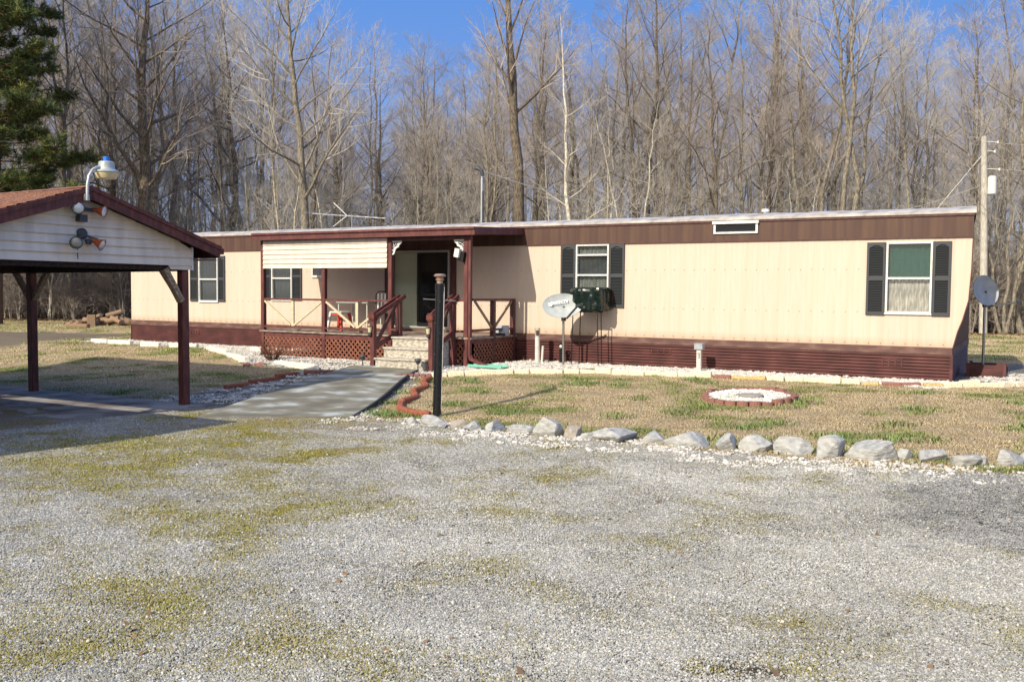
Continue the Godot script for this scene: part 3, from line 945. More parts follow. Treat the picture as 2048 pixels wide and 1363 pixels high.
func lattice(o: Node, t: Transform3D, x0: float, x1: float, y0: float, y1: float) -> void:
	var fr := MB.new()
	fr.xbox(t * Transform3D(Basis(), Vector3((x0 + x1) * 0.5, y1 - 0.012, 0.008)), Vector3(x1 - x0, 0.024, 0.012))
	part("lattice_frame", fr, M.maroon, o)
	for k in 2:
		var sgn := 1.0 if k == 0 else -1.0
		var a := x0 - (y1 - y0)
		while a < x1 + (y1 - y0):
			# line through (a, y0) climbing at 45 degrees, cut to the bay
			var p := Vector2(a, y0)
			var q := Vector2(a + sgn * (y1 - y0), y1)
			var lo := minf(p.x, q.x)
			var hi := maxf(p.x, q.x)
			if hi > x0 + 0.03 and lo < x1 - 0.03:
				var pa := p
				var qa := q
				for side in 2:
					var e := pa if side == 0 else qa
					var xx := clampf(e.x, x0, x1)
					var yy := y0 + (xx - a) * sgn
					if side == 0: pa = Vector2(xx, yy)
					else: qa = Vector2(xx, yy)
				if (qa - pa).length() > 0.04:
					var b := MB.new()
					b.bar(Vector3(pa.x, pa.y, k * 0.007), Vector3(qa.x, qa.y, k * 0.007), 0.006, 0.036, Vector3.UP)
					var m := mi("lattice_slat", b.mesh(M.lattice), o)
					m.transform = t
			a += 0.122

# ------------------------------------------------------------------ carport
const RP := 0.315
func carport() -> void:
	var cs := 9.10           # ridge line in s
	var base := Transform3D(Basis(Vector3.RIGHT, 0.014), Vector3.ZERO)
	var o := thing("carport", "open carport with cream sided gable, maroon trim and brown shingle roof", "carport", loc(-10.45, -0.09, cs))
	# own frame: x towards the drive (+), z out from the home, y above the slab
	var ridge := 3.29
	var half := 2.34
	var deep := 8.2
	# shingled slopes, course by course
	for sd in [-1.0, 1.0]:
		var sl := MB.new()
		var n := 17
		for i in n:
			var a := half * i / n
			var bq := half * (i + 1) / n + 0.02
			var ya := ridge - RP * a
			var yb := ridge - RP * bq
			var xa := 0.2
			while xa > -deep:
				var w := 0.30 + 0.03 * sin(xa * 7.0 + i)
				var xb := maxf(xa - w, -deep)
				var lift := 0.012 + 0.004 * sin(xa * 23.0 + i * 5.0)
				sl.col = Color.WHITE * (0.86 + 0.22 * absf(sin(xa * 13.7 + i * 3.3)))
				sl.quad(Vector3(xa, ya, a * sd), Vector3(xb + 0.006, ya, a * sd), Vector3(xb + 0.006, yb + lift, bq * sd), Vector3(xa, yb + lift, bq * sd), Vector3.UP)
				sl.quad(Vector3(xa, yb + lift, bq * sd), Vector3(xb + 0.006, yb + lift, bq * sd), Vector3(xb + 0.006, yb - 0.002, bq * sd), Vector3(xa, yb - 0.002, bq * sd), Vector3(0, 0, sd))
				xa = xb
		tag(part("shingles", sl, M.shingle, o), "", "", "", "stuff")
		# roof deck and underside
		var dk := MB.new()
		dk.slab(Transform3D(Basis(Vector3(0, 0, sd), Vector3.UP, Vector3(-sd, 0, 0)), Vector3.ZERO), PackedVector2Array([Vector2(0, ridge - 0.012), Vector2(half, ridge - RP * half - 0.012), Vector2(half, ridge - RP * half - 0.05), Vector2(0, ridge - 0.05)]), -0.18 * sd, deep * sd)
		part("roof_deck", dk, M.underside, o)
		# rake boards
		var rk := MB.new()
		rk.bar(Vector3(0.20, ridge - 0.10, 0.0), Vector3(0.20, ridge - 0.10 - RP * half, half * sd), 0.035, 0.17)
		rk.bar(Vector3(0.225, ridge - 0.035, 0.0), Vector3(0.225, ridge - 0.035 - RP * half, half * sd), 0.03, 0.055)
		part("rake_board", rk, M.redwood, o)
		# eave fascia and gutter
		var ef := MB.new()
		ef.span(Vector3(0.17, ridge - RP * half - 0.19, (half - 0.03) * sd), Vector3(-deep, ridge - RP * half - 0.03, half * sd))
		ef.span(Vector3(0.19, ridge - RP * half - 0.13, half * sd), Vector3(-deep, ridge - RP * half - 0.035, (half + 0.09) * sd))
		part("gutter", ef, M.redwood, o)
		var so := MB.new()
		so.span(Vector3(0.16, 2.32, 1.92 * sd), Vector3(-deep, 2.335, (half - 0.03) * sd))
		part("soffit", so, M.redwood, o)
	var rc := MB.new()
	for i in 26:
		for sd in [-1.0, 1.0]:
			var x := 0.2 - i * 0.323
			rc.quad(Vector3(x, ridge + 0.014, 0), Vector3(x - 0.318, ridge + 0.02, 0), Vector3(x - 0.318, ridge + 0.02 - RP * 0.14, 0.14 * sd), Vector3(x, ridge + 0.014 - RP * 0.14, 0.14 * sd), Vector3.UP)
	part("ridge_cap", rc, M.shingle, o)
	# gable siding: lapped boards cut to the rake; the last 45 cm at the right hang lower
	var y := 2.225
	var bot := y
	while y < ridge - 0.2:
		var y2 := y + 0.127
		var wl := minf((ridge - 0.16 - y) / RP, 1.90)
		var wh := minf((ridge - 0.16 - y2) / RP, 1.90)
		if wl < 0.05: break
		wh = maxf(wh, 0.0)
		var b := MB.new()
		b.quad(Vector3(0.042, y, -wl), Vector3(0.042, y, wl), Vector3(0.012, y2, wh), Vector3(0.012, y2, -wh), Vector3.RIGHT)
		b.quad(Vector3(0.042, y, -wl), Vector3(0.042, y, wl), Vector3(0.0, y + 0.012, wl), Vector3(0.0, y + 0.012, -wl), Vector3.DOWN)
		b.quad(Vector3(0.0, y, -wl), Vector3(0.0, y, wl), Vector3(0.0, y2, wh), Vector3(0.0, y2, -wh), Vector3.LEFT)
		part("siding_board", b, M.vinyl, o)
		y = y2
	var lowb := MB.new()
	for sd in [-1.0, 1.0]:
		lowb.quad(Vector3(0.026, bot - 0.065, 1.9 * sd), Vector3(0.026, bot - 0.065, 1.5 * sd), Vector3(0.02, bot, 1.46 * sd), Vector3(0.02, bot, 1.9 * sd), Vector3.RIGHT)
		lowb.quad(Vector3(0.0, bot - 0.065, 1.9 * sd), Vector3(0.0, bot - 0.065, 1.5 * sd), Vector3(0.0, bot, 1.46 * sd), Vector3(0.0, bot, 1.9 * sd), Vector3.LEFT)
	part("siding_board", lowb, M.vinyl, o)
	var ctr := MB.new()
	for sd in [-1.0, 1.0]:
		ctr.span(Vector3(0.0, bot - 0.07, 1.90 * sd), Vector3(0.04, 2.52, 1.93 * sd))
	part("corner_trim", ctr, M.white, o)
	# beams
	var bm := MB.new()
	bm.span(Vector3(-0.12, 2.15, -1.88), Vector3(-0.02, 2.33, 1.88))
	bm.span(Vector3(-4.1, 2.15, -1.88), Vector3(-4.0, 2.33, 1.88))
	bm.span(Vector3(-deep + 0.1, 2.15, -1.88), Vector3(-deep + 0.2, 2.33, 1.88))
	for sd in [-1.0, 1.0]:
		bm.span(Vector3(-0.121, 2.14, 1.75 * sd), Vector3(-deep + 0.2, 2.335, 1.88 * sd))
	part("beam", bm, M.beam, o)
	var jo := MB.new()
	for i in 13:
		jo.span(Vector3(-0.5 - i * 0.6, 2.34, -1.9), Vector3(-0.54 - i * 0.6, 2.46, 1.9))
	part("ceiling_joists", jo, M.underside, o)
	for sd in [-1.0, 1.0]:
		for i in 3:
			var p := MB.new()
			var x := -0.06 - i * 3.98
			p.cbox(Transform3D(Basis(), Vector3(x, 1.02, 1.80 * sd)), Vector3(0.13, 2.26, 0.13), 0.008)
			part("post", p, M.redwood, o)
			for dx in [-1.0, 1.0]:
				if (i == 0 and dx > 0.0) or (i == 2 and dx < 0.0): continue
				var q := MB.new()
				q.bar(Vector3(x + 0.05 * dx, 1.68, 1.80 * sd), Vector3(x + 0.48 * dx, 2.16, 1.80 * sd), 0.08, 0.085)
				part("brace", q, M.wood, o)
		var q2 := MB.new()
		q2.bar(Vector3(-0.04, 1.66, 1.74 * sd), Vector3(-0.04, 2.17, 1.42 * sd), 0.09, 0.10, Vector3.RIGHT)
		part("brace", q2, M.wood, o)
	# slab
	var s := MB.new()
	s.span(Vector3(0.45, -0.2, -2.05), Vector3(-8.6, 0.0, 2.3))
	var so2 := struct("carport_slab", s, M.concrete)
	so2.transform = loc(-10.45, -0.085, cs)
	# dusk lamp on the peak
	var la := thing("yard_light", "grey arm lamp with blue photocell on the carport peak", "lamp", loc(-10.45, -0.09, cs))
	var arm := MB.new()
	arm.tube(PackedVector3Array([Vector3(0.26, 3.08, 0.12), Vector3(0.26, 3.30, 0.11), Vector3(0.26, 3.42, 0.085), Vector3(0.26, 3.51, 0.03), Vector3(0.26, 3.555, -0.04), Vector3(0.26, 3.57, -0.11)]), PackedFloat32Array([0.022, 0.022, 0.022, 0.022, 0.022, 0.022]), 12)
	arm.box(Vector3(0.245, 3.12, 0.12), Vector3(0.04, 0.09, 0.07))
	part("arm", arm, M.galv, la)
	var lt := Transform3D(Basis().scaled(Vector3(0.82, 0.82, 0.82)), Vector3(0.26, 3.435, -0.20))
	var hb := MB.new()
	hb.lathe(lt, [Vector2(0.0, 0.27), Vector2(0.11, 0.27), Vector2(0.13, 0.255), Vector2(0.135, 0.16), Vector2(0.15, 0.13), Vector2(0.2, 0.11), Vector2(0.215, 0.095), Vector2(0.215, 0.08), Vector2(0.0, 0.08)], 22)
	part("housing", hb, M.galv, la)
	var gb := MB.new()
	gb.lathe(lt, [Vector2(0.195, 0.08), Vector2(0.19, 0.05), Vector2(0.165, 0.0), Vector2(0.15, -0.025), Vector2(0.0, -0.03)], 22)
	part("refractor", gb, M.amberglass, la)
	var bc := MB.new()
	bc.lathe(lt, [Vector2(0.0, 0.355), Vector2(0.05, 0.35), Vector2(0.055, 0.34), Vector2(0.055, 0.27)], 16)
	part("photocell", bc, M.blue, la)
	# twin flood lamps under the peak
	flood("twin floodlight with round white lens mounted just under the carport peak", 2.97, 0.08, true)
	flood("lower twin floodlight with clear round lens on carport siding", 2.545, 0.12, false)

func flood(label: String, y: float, z: float, upper: bool) -> void:
	var o := thing("floodlight", label, "floodlight", loc(-10.45, -0.09, 9.10))
	var b := MB.new()
	if upper:
		b.box(Vector3(0.075, y - 0.13, z + 0.0), Vector3(0.1, 0.10, 0.12))
		b.bar(Vector3(0.08, y, z + 0.1), Vector3(0.08, y - 0.005, z - 0.2), 0.04, 0.05)
		b.bar(Vector3(0.07, y - 0.1, z + 0.02), Vector3(0.07, y, z + 0.02), 0.03, 0.03)
	else:
		b.lathe(Transform3D(Basis(Vector3.BACK, -PI / 2), Vector3(0.03, y + 0.08, z - 0.06)), [Vector2(0.08, 0.0), Vector2(0.08, 0.035), Vector2(0.05, 0.06), Vector2(0.0, 0.06)], 14)
		b.bar(Vector3(0.08, y + 0.06, z - 0.08), Vector3(0.12, y + 0.0, z - 0.26), 0.03, 0.03)
		b.bar(Vector3(0.08, y + 0.06, z - 0.03), Vector3(0.1, y + 0.0, z + 0.05), 0.03, 0.03)
		b.lathe(Transform3D(Basis(Vector3.BACK, -PI / 2), Vector3(0.09, y - 0.03, z - 0.11)), [Vector2(0.04, 0.0), Vector2(0.045, 0.05), Vector2(0.0, 0.06)], 12)
		b.pipe(Vector3(0.03, y - 0.05, z + 0.0), Vector3(0.03, y - 0.31, z + 0.0), 0.006, 6)
	part("mount", b, M.darkgrey, o)
	# left head looks out at the drive, right head points away along the eave
	var w := loc(-10.45, -0.09, 9.10).affine_inverse().basis
	var d1 := (w * Vector3(0.32, -0.06, 1.0)).normalized()
	var p1 := Vector3(0.19, y - (0.0 if upper else 0.06), z + 0.13)
	head(o, p1, d1, M.lens if upper else M.steel, M.darkgrey)
	var d2 := (w * Vector3(1.0, -0.2 if upper else -0.5, 0.05)).normalized()
	head(o, Vector3(0.2, y - (0.02 if upper else 0.06), z - 0.24), d2, M.lens, M.orange)

func head(o: Node, p: Vector3, d: Vector3, lens: Material, shell: Material) -> void:
	var x := d.cross(Vector3.UP).normalized()
	var t := Transform3D(Basis(x, d, x.cross(d)), p)
	var b := MB.new()
	b.lathe(t, [Vector2(0.0, -0.13), Vector2(0.03, -0.13), Vector2(0.035, -0.08), Vector2(0.08, 0.02), Vector2(0.088, 0.035), Vector2(0.075, 0.036)], 18)
	var s := part("lamp_head", b, shell, o)
	var l := MB.new()
	l.lathe(t, [Vector2(0.076, 0.03), Vector2(0.05, 0.042), Vector2(0.0, 0.048)], 18)
	part("lens", l, lens, s)

func shed() -> void:
	var o := thing("shed", "plain cream shed standing left of the carport", "shed", loc(-9.0, -0.09, 12.65))
	var b := MB.new()
	b.span(Vector3(0, -0.1, 0.25), Vector3(-14, 2.75, 6.0))
	part("wall", b, M.cream, o)
	var r := MB.new()
	r.slab(Transform3D(Basis(Vector3(0, 0, 1), Vector3.UP, Vector3(-1, 0, 0)), Vector3.ZERO), PackedVector2Array([Vector2(0, 2.75), Vector2(3.1, 3.6), Vector2(6.25, 2.75), Vector2(6.25, 2.9), Vector2(3.1, 3.75), Vector2(0, 2.9)]), -0.15, 14.1)
	part("roof", r, M.shingle, o)

# ------------------------------------------------------------------ ramp, steps, railings
func walkway() -> void:
	# carpeted ramp from the drive up to the steps
	var a := Vector3(-4.55, -0.078, -13.55)
	var b := Vector3(-2.30, -0.078, -13.72)
	var c := Vector3(-1.72, 0.265, -18.95)
	var d := Vector3(-3.22, 0.265, -19.05)
	var m := MB.new()
	var e := MB.new()
	var n := 18
	for i in n:
		var u0 := float(i) / n
		var u1 := float(i + 1) / n
		var l0 := a.lerp(d, u0) + Vector3(0, 0.02 * sin(u0 * PI) , 0)
		var r0 := b.lerp(c, u0) + Vector3(0.05 * sin(u0 * PI * 2.0), 0.02 * sin(u0 * PI), 0)
		var l1 := a.lerp(d, u1) + Vector3(0, 0.02 * sin(u1 * PI), 0)
		var r1 := b.lerp(c, u1) + Vector3(0.05 * sin(u1 * PI * 2.0), 0.02 * sin(u1 * PI), 0)
		for j in 6:
			var k0 := j / 6.0
			var k1 := (j + 1) / 6.0
			m.quad(l0.lerp(r0, k0), l0.lerp(r0, k1), l1.lerp(r1, k1), l1.lerp(r1, k0), Vector3.UP)
		e.quad(r0 + Vector3(0, 0.004, 0), r1 + Vector3(0, 0.004, 0), r1 - Vector3(0, 0.3, 0), r0 - Vector3(0, 0.3, 0), Vector3.RIGHT)
		e.quad(r0 + Vector3(0, 0.006, 0), r1 + Vector3(0, 0.006, 0), r1 + Vector3(-0.035, 0.006, 0), r0 + Vector3(-0.035, 0.006, 0), Vector3.UP)
		e.quad(l0, l1, l1 - Vector3(0, 0.3, 0), l0 - Vector3(0, 0.3, 0), Vector3.LEFT)
	m.quad(a, b, b - Vector3(0, 0.2, 0), a - Vector3(0, 0.2, 0), Vector3.BACK)
	e.quad(d, c, c - Vector3(0, 0.3, 0), d - Vector3(0, 0.3, 0), Vector3.FORWARD)
	var o := struct("walkway_ramp", m, M.carpet)
	part("ramp_edge", e, M.rampedge, o)
	# precast steps
	var s := thing("concrete_steps", "weathered cream concrete steps up to the porch", "steps", loc(-9.63, 0.0, 1.8))
	var bd := MB.new()
	var prof := PackedVector2Array([Vector2(0.02, 0.0), Vector2(0.98, 0.0), Vector2(0.98, 0.385), Vector2(0.70, 0.385), Vector2(0.70, 0.585), Vector2(0.42, 0.585), Vector2(0.42, 0.785), Vector2(0.02, 0.785)])
	bd.slab(Transform3D(Basis(Vector3(0, 0, 1), Vector3.UP, Vector3(-1, 0, 0)), Vector3.ZERO), prof, -0.60, 0.60)
	part("step_body", bd, M.step, s)
	for i in 3:
		var tr := MB.new()
		var z1 := 1.01 - i * 0.28
		var z0 := z1 - 0.32
		if i == 2: z0 = 0.03
		tr.cbox(Transform3D(Basis(), Vector3(0, 0.407 + i * 0.2, (z0 + z1) * 0.5)), Vector3(1.26, 0.045, z1 - z0), 0.012)
		part("tread", tr, M.step, s)
	# stair railings, one at each side
	railing("maroon stair railing at the left of the steps", -10.36, -10.30)
	railing("maroon stair railing at the right of the steps beside the black pole", -8.93, -8.97)

func railing(label: String, xl: float, xu: float) -> void:
	var o := thing("stair_railing", label, "railing", loc(0, 0, 0))
	var zl := 2.68
	var zu := 1.90
	var lo := MB.new()
	lo.cbox(Transform3D(Basis(), Vector3(xl, 0.62, zl)), Vector3(0.10, 1.14, 0.10), 0.006)
	part("newel", lo, M.maroon, o)
	var cp := MB.new()
	cp.cbox(Transform3D(Basis(), Vector3(xl, 1.245, zl)), Vector3(0.16, 0.11, 0.16), 0.012)
	cp.cbox(Transform3D(Basis(), Vector3(xl, 1.315, zl)), Vector3(0.13, 0.03, 0.13), 0.01)
	cp.cbox(Transform3D(Basis(), Vector3(xl, 1.175, zl)), Vector3(0.13, 0.03, 0.13), 0.01)
	part("newel_cap", cp, M.redwood, o)
	var up := MB.new()
	up.cbox(Transform3D(Basis(), Vector3(xu, 0.9, zu)), Vector3(0.10, 1.42, 0.10), 0.006)
	part("newel", up, M.maroon, o)
	for q in [[-0.07, 1.27, 1.66], [0.07, 1.27, 1.66], [0.0, 0.62, 0.98]]:
		var b := MB.new()
		b.bar(Vector3(xl + q[0], q[1] - 0.03, zl + 0.02), Vector3(xu + q[0], q[2], zu - 0.12), 0.036, 0.085 if q[0] != 0.0 else 0.09)
		part("handrail" if q[0] != 0.0 else "lower_rail", b, M.maroon, o)
	var br := MB.new()
	br.bar(Vector3(xl, 0.66, zl - 0.06), Vector3(xu, 1.55, zu + 0.06), 0.035, 0.07)
	part("brace", br, M.darkmaroon, o)

# ------------------------------------------------------------------ things in the yard and on the porch
func lookbasis(d: Vector3) -> Basis:             # y axis along d
	var x := d.cross(Vector3.UP).normalized()
	return Basis(x, d, x.cross(d))

func yard_objects() -> void:
	# window air conditioner under a green tarp, on a stand
	var ac := thing("air_conditioner", "window air conditioner wrapped in shiny dark green plastic tarp", "air conditioner", loc(-6.65, 0.28, 0.0))
	var tb := MB.new()
	var nn := FastNoiseLite.new()
	nn.seed = 3; nn.frequency = 5.0; nn.fractal_octaves = 3
	var cx := Vector3(0, 1.325, 0.31)
	var hs := Vector3(0.35, 0.235, 0.29)
	for face in 6:
		var ax := face / 2
		var sg := -1.0 if face % 2 == 0 else 1.0
		var N := 14
		var g := []
		for i in N + 1:
			var row := []
			for j in N + 1:
				var u := -1.0 + 2.0 * i / N
				var w := -1.0 + 2.0 * j / N
				var p := Vector3(sg, u, w) if ax == 0 else (Vector3(u, sg, w) if ax == 1 else Vector3(u, w, sg))
				var l := pow(pow(absf(p.x), 9.0) + pow(absf(p.y), 9.0) + pow(absf(p.z), 9.0), 1.0 / 9.0)
				p /= l
				var q := p * hs
				q += p * (0.03 * nn.get_noise_3d(q.x * 1.4, q.y * 0.3, q.z * 1.4) + 0.02 * absf(nn.get_noise_3d(q.x * 2.0 + 5.0, q.y * 0.6, q.z * 2.0)))
				if p.y < -0.5: q.y += 0.04 * (p.x * 0.5)
				row.append(cx + q)
			g.append(row)
		for i in N:
			for j in N:
				tb.quad(g[i][j], g[i + 1][j], g[i + 1][j + 1], g[i][j + 1], (g[i][j] - cx))
	part("tarp", tb, M.tarp, ac)
	var so := MB.new()
	so.span(Vector3(0.27, 1.13, 0.02), Vector3(0.345, 1.5, 0.17))
	part("side_panel", so, M.rust, ac)
	var st := thing("support_stand", "thin black metal stand holding up the tarped air conditioner", "stand", loc(-6.65, 0.22, 0.0))
	for q in [[-0.30, 0.54], [-0.25, 0.30], [0.24, 0.54], [0.20, 0.28]]:
		var lg := MB.new()
		lg.pipe(Vector3(q[0] * 1.12, 0.0, q[1]), Vector3(q[0], 1.15, q[1]), 0.011, 8)
		part("leg", lg, M.black, st)
	var tp := MB.new()
	tp.span(Vector3(-0.31, 1.125, 0.27), Vector3(0.25, 1.148, 0.295))
	tp.span(Vector3(-0.31, 1.125, 0.53), Vector3(0.25, 1.148, 0.555))
	part("rail", tp, M.black, st)

	# front dish
	var d1 := thing("satellite_dish", "light grey oval satellite dish with white lettering on a pole before the skirt", "satellite dish", loc(-7.09, 0.22, 0.72))
	dish(d1, 1.25, Vector3(0.05, 0.40, 1.0), 0.40, 0.255, M.dish, M.steel, 0.05)
	var face := d1.get_node("reflector") as Node3D
	var tm := TextMesh.new()
	tm.text = "DIRECTV"
	var sf := SystemFont.new()
	sf.font_names = PackedStringArray(["Droid Sans"])
	sf.font_weight = 700
	tm.font = sf
	tm.font_size = 32
	tm.pixel_size = 0.0027
	tm.depth = 0.006
	tm.material = M.print
	var tx := mi("lettering", tm, d1)
	tx.transform = face.transform * Transform3D(Basis(Vector3.BACK, 0.13), Vector3(-0.045, 0.075, 0.022))
	var lg2 := MB.new()
	var ring := PackedVector3Array()
	var rr := PackedFloat32Array()
	for j in 15:
		var a := TAU * j / 18.0 + 2.6
		ring.append(Vector3(cos(a) * 0.034, sin(a) * 0.045, 0.0)); rr.append(0.009)
	lg2.tube(ring, rr, 6)
	lg2.lathe(Transform3D(Basis(Vector3.RIGHT, PI / 2), Vector3.ZERO), [Vector2(0.022, 0.0), Vector2(0.022, 0.006), Vector2(0.0, 0.006)], 14)
	var lgo := part("logo", lg2, M.print, d1)
	lgo.transform = face.transform * Transform3D(Basis(), Vector3(-0.235, 0.045, 0.026))

	# second dish, beyond the right end
	var d2 := thing("satellite_dish", "darker grey round satellite dish on a pole past the right end wall", "satellite dish", loc(0.36, 0.30, -1.75))
	dish(d2, 1.5, Vector3(0.12, 0.28, 0.95), 0.245, 0.285, M.dishdark, M.steel, 0.0)

	# planter box round its pole
	var pb := thing("planter_box", "low maroon planter box clad in ribbed skirting at the right end", "planter", loc(0.43, 0.18, -1.75))
	for q in [[Vector3(-0.30, 0, 0.28), Vector3(0.30, 0, 0.28)], [Vector3(0.30, 0, 0.28), Vector3(0.30, 0, -0.4)], [Vector3(-0.30, 0, -0.4), Vector3(0.30, 0, -0.4)], [Vector3(-0.30, 0, 0.28), Vector3(-0.30, 0, -0.4)]]:
		var b := MB.new()
		for i in 5:
			b.bar(q[0] + Vector3(0, 0.03 + i * 0.052, 0), q[1] + Vector3(0, 0.03 + i * 0.052, 0), 0.02, 0.042)
		b.bar(q[0] + Vector3(0, 0.14, 0), q[1] + Vector3(0, 0.14, 0), 0.012, 0.27)
		part("side", b, M.skirt, pb)
	var cpn := MB.new()
	for q in [[-0.30, 0.28], [0.30, 0.28], [0.30, -0.4], [-0.30, -0.4]]:
		cpn.box(Vector3(q[0], 0.15, q[1]), Vector3(0.05, 0.31, 0.05))
	part("corner_post", cpn, M.maroon, pb)
	var soil := MB.new()
	soil.span(Vector3(-0.28, 0.2, -0.38), Vector3(0.28, 0.24, 0.26))
	part("soil", soil, M.barkdark, pb)

	# pipes by the skirt
	var pv := thing("vent_pipe", "tall white plastic pipe with rusty cap beside the skirt", "pipe", loc(-7.79, 0.2, 0.5))
	var b1 := MB.new()
	b1.pipe(Vector3.ZERO, Vector3(0, 0.72, 0), 0.052, 16)
	part("pipe", b1, M.pvc, pv)
	var b2 := MB.new()
	b2.pipe(Vector3(0, 0.64, 0), Vector3(0, 0.74, 0), 0.056, 16)
	b2.pipe(Vector3(0, 0.74, 0), Vector3(0, 0.81, 0), 0.06, 16)
	part("cap", b2, M.alu, pv)
	var b3 := MB.new()
	b3.pipe(Vector3(0.02, 0.66, 0.04), Vector3(0.02, 0.76, 0.045), 0.03, 8)
	part("clamp", b3, M.rust, pv)
	var pv2 := MB.new()
	pv2.pipe(Vector3.ZERO, Vector3(0.025, 0.42, -0.01), 0.026, 12)
	var pvo := part("drain_pipe", pv2, M.pvc, self)
	pvo.transform = loc(-7.71, 0.22, 0.46)
	tag(pvo, "short thin white pipe leaning beside the tall white pipe", "pipe")
	var sp := thing("yard_hydrant", "black water tap on a short post by the skirt", "tap", loc(-7.38, 0.24, 0.25))
	var h1 := MB.new()
	h1.pipe(Vector3.ZERO, Vector3(0, 0.44, 0), 0.026, 10)
	h1.pipe(Vector3(0.05, 0, 0.01), Vector3(0.03, 0.36, 0.0), 0.014, 8)
	part("post", h1, M.black, sp)
	var h2 := MB.new()
	h2.tube(PackedVector3Array([Vector3(-0.05, 0.40, 0.02), Vector3(0.03, 0.45, 0.02), Vector3(0.09, 0.42, 0.04), Vector3(0.1, 0.34, 0.04), Vector3(0.06, 0.27, 0.03), Vector3(0.0, 0.26, 0.02)]), PackedFloat32Array([0.014, 0.016, 0.016, 0.014, 0.013, 0.012]), 7)
	part("spout", h2, M.black, sp)
	var h3 := MB.new()
	h3.lathe(Transform3D(lookbasis(Vector3(0.2, 0.1, 1).normalized()), Vector3(0.03, 0.38, 0.05)), [Vector2(0.0, 0.02), Vector2(0.035, 0.012), Vector2(0.035, 0.0)], 12)
	part("handle", h3, M.steel, sp)
	# utility pedestal
	var pd := thing("utility_pedestal", "small grey electrical box on a white post before the skirt", "utility box", loc(-4.3, 0.2, 0.5))
	var q1 := MB.new()
	q1.cbox(Transform3D(Basis(), Vector3(0, 0.24, 0)), Vector3(0.085, 0.48, 0.085), 0.006)
	part("post", q1, M.pvc, pd)
	var q2 := MB.new()
	q2.cbox(Transform3D(Basis(), Vector3(0, 0.525, 0.0)), Vector3(0.165, 0.10, 0.14), 0.008)
	q2.cbox(Transform3D(Basis(), Vector3(0, 0.583, 0.0)), Vector3(0.175, 0.018, 0.15), 0.006)
	part("box", q2, M.dishdark, pd)
	var q3 := MB.new()
	q3.tube(PackedVector3Array([Vector3(-0.02, 0.40, 0.046), Vector3(0.015, 0.41, 0.05), Vector3(0.02, 0.38, 0.05), Vector3(0.0, 0.36, 0.048), Vector3(0.02, 0.35, 0.05), Vector3(0.015, 0.32, 0.05), Vector3(-0.015, 0.325, 0.046)]), PackedFloat32Array([0.006, 0.006, 0.006, 0.006, 0.006, 0.006, 0.006]), 5)
	part("numeral", q3, M.darkgrey, pd, "dark figure on the white post")

	# the black pole in the lawn
	var bp := thing("black_pole", "scuffed black pipe post with a pale lantern cap and thin crossbar", "pole", onground(-1.09, -13.73))
	var w1 := MB.new()
	w1.pipe(Vector3(0.0, -0.1, 0), Vector3(0.045, 1.915, 0), 0.062, 20)
	w1.pipe(Vector3(0.043, 1.83, 0), Vector3(0.045, 1.93, 0), 0.068, 20)
	part("pipe", w1, M.blackpipe, bp)
	var w2 := MB.new()
	w2.lathe(Transform3D(Basis(), Vector3(0.045, 1.93, 0)), [Vector2(0.045, 0.0), Vector2(0.045, 0.045), Vector2(0.062, 0.05), Vector2(0.062, 0.062), Vector2(0.045, 0.068), Vector2(0.05, 0.085), Vector2(0.085, 0.105), Vector2(0.088, 0.118), Vector2(0.065, 0.138), Vector2(0.0, 0.142)], 18)
	part("lantern_cap", w2, M.copper, bp)
	var w3 := MB.new()
	w3.pipe(Vector3(-0.19, 1.705, 0.02), Vector3(0.27, 1.68, -0.02), 0.007, 8)
	w3.pipe(Vector3(-0.19, 1.705, 0.02), Vector3(-0.18, 1.705, 0.02), 0.013, 8)
	part("crossbar", w3, M.steel, bp)
	var w4 := MB.new()
	w4.pipe(Vector3(0.066, 0.1, 0.02), Vector3(0.112, 1.88, 0.02), 0.005, 6)
	part("cable", w4, M.pvc, bp)

	# lights on and beside the stairs
	for q in [[-10.385, "small cream solar lantern on the left newel post"], [-8.955, "small cream solar lantern on the right newel post"]]:
		var s := thing("solar_lantern", q[1], "lantern", loc(q[0], 0.93, 2.76))
		var k1 := MB.new()
		k1.lathe(Transform3D(), [Vector2(0.03, 0.0), Vector2(0.042, 0.08), Vector2(0.046, 0.11)], 10)
		part("shade", k1, M.amberglass, s)
		var k2 := MB.new()
		k2.lathe(Transform3D(), [Vector2(0.055, 0.11), Vector2(0.05, 0.13), Vector2(0.0, 0.14)], 10)
		k2.box(Vector3(0.0, 0.03, -0.035), Vector3(0.03, 0.16, 0.02))
		k2.lathe(Transform3D(Basis(), Vector3(0, -0.06, 0)), [Vector2(0.0, -0.03), Vector2(0.035, 0.0), Vector2(0.035, 0.06), Vector2(0.0, 0.06)], 10)
		part("bracket", k2, M.darkgrey, s)
	for q in [[-10.52, 2.82, "dark solar path light left of the ramp head"], [-9.06, 2.95, "dark solar path light at the foot of the steps"]]:
		var p := wp(-q[0], q[1])
		var s := thing("path_light", q[2], "path light", onground(p.x, p.z))
		var k1 := MB.new()
		k1.pipe(Vector3.ZERO, Vector3(0, 0.19, 0), 0.011, 8)
		part("stake", k1, M.darkgrey, s)
		var k2 := MB.new()
		k2.lathe(Transform3D(), [Vector2(0.03, 0.18), Vector2(0.05, 0.24), Vector2(0.075, 0.25), Vector2(0.06, 0.28), Vector2(0.0, 0.295)], 12)
		part("hood", k2, M.darkgrey, s)
	# floodlight on the corner post of the porch
	var fl := thing("porch_spotlight", "tilted white and black spotlight on the porch corner post", "spotlight", loc(-8.80, 2.46, 1.86))
	var fb := MB.new()
	fb.xbox(Transform3D(Basis(Vector3.BACK, -0.2), Vector3(-0.03, 0.06, 0.06)), Vector3(0.11, 0.17, 0.10))
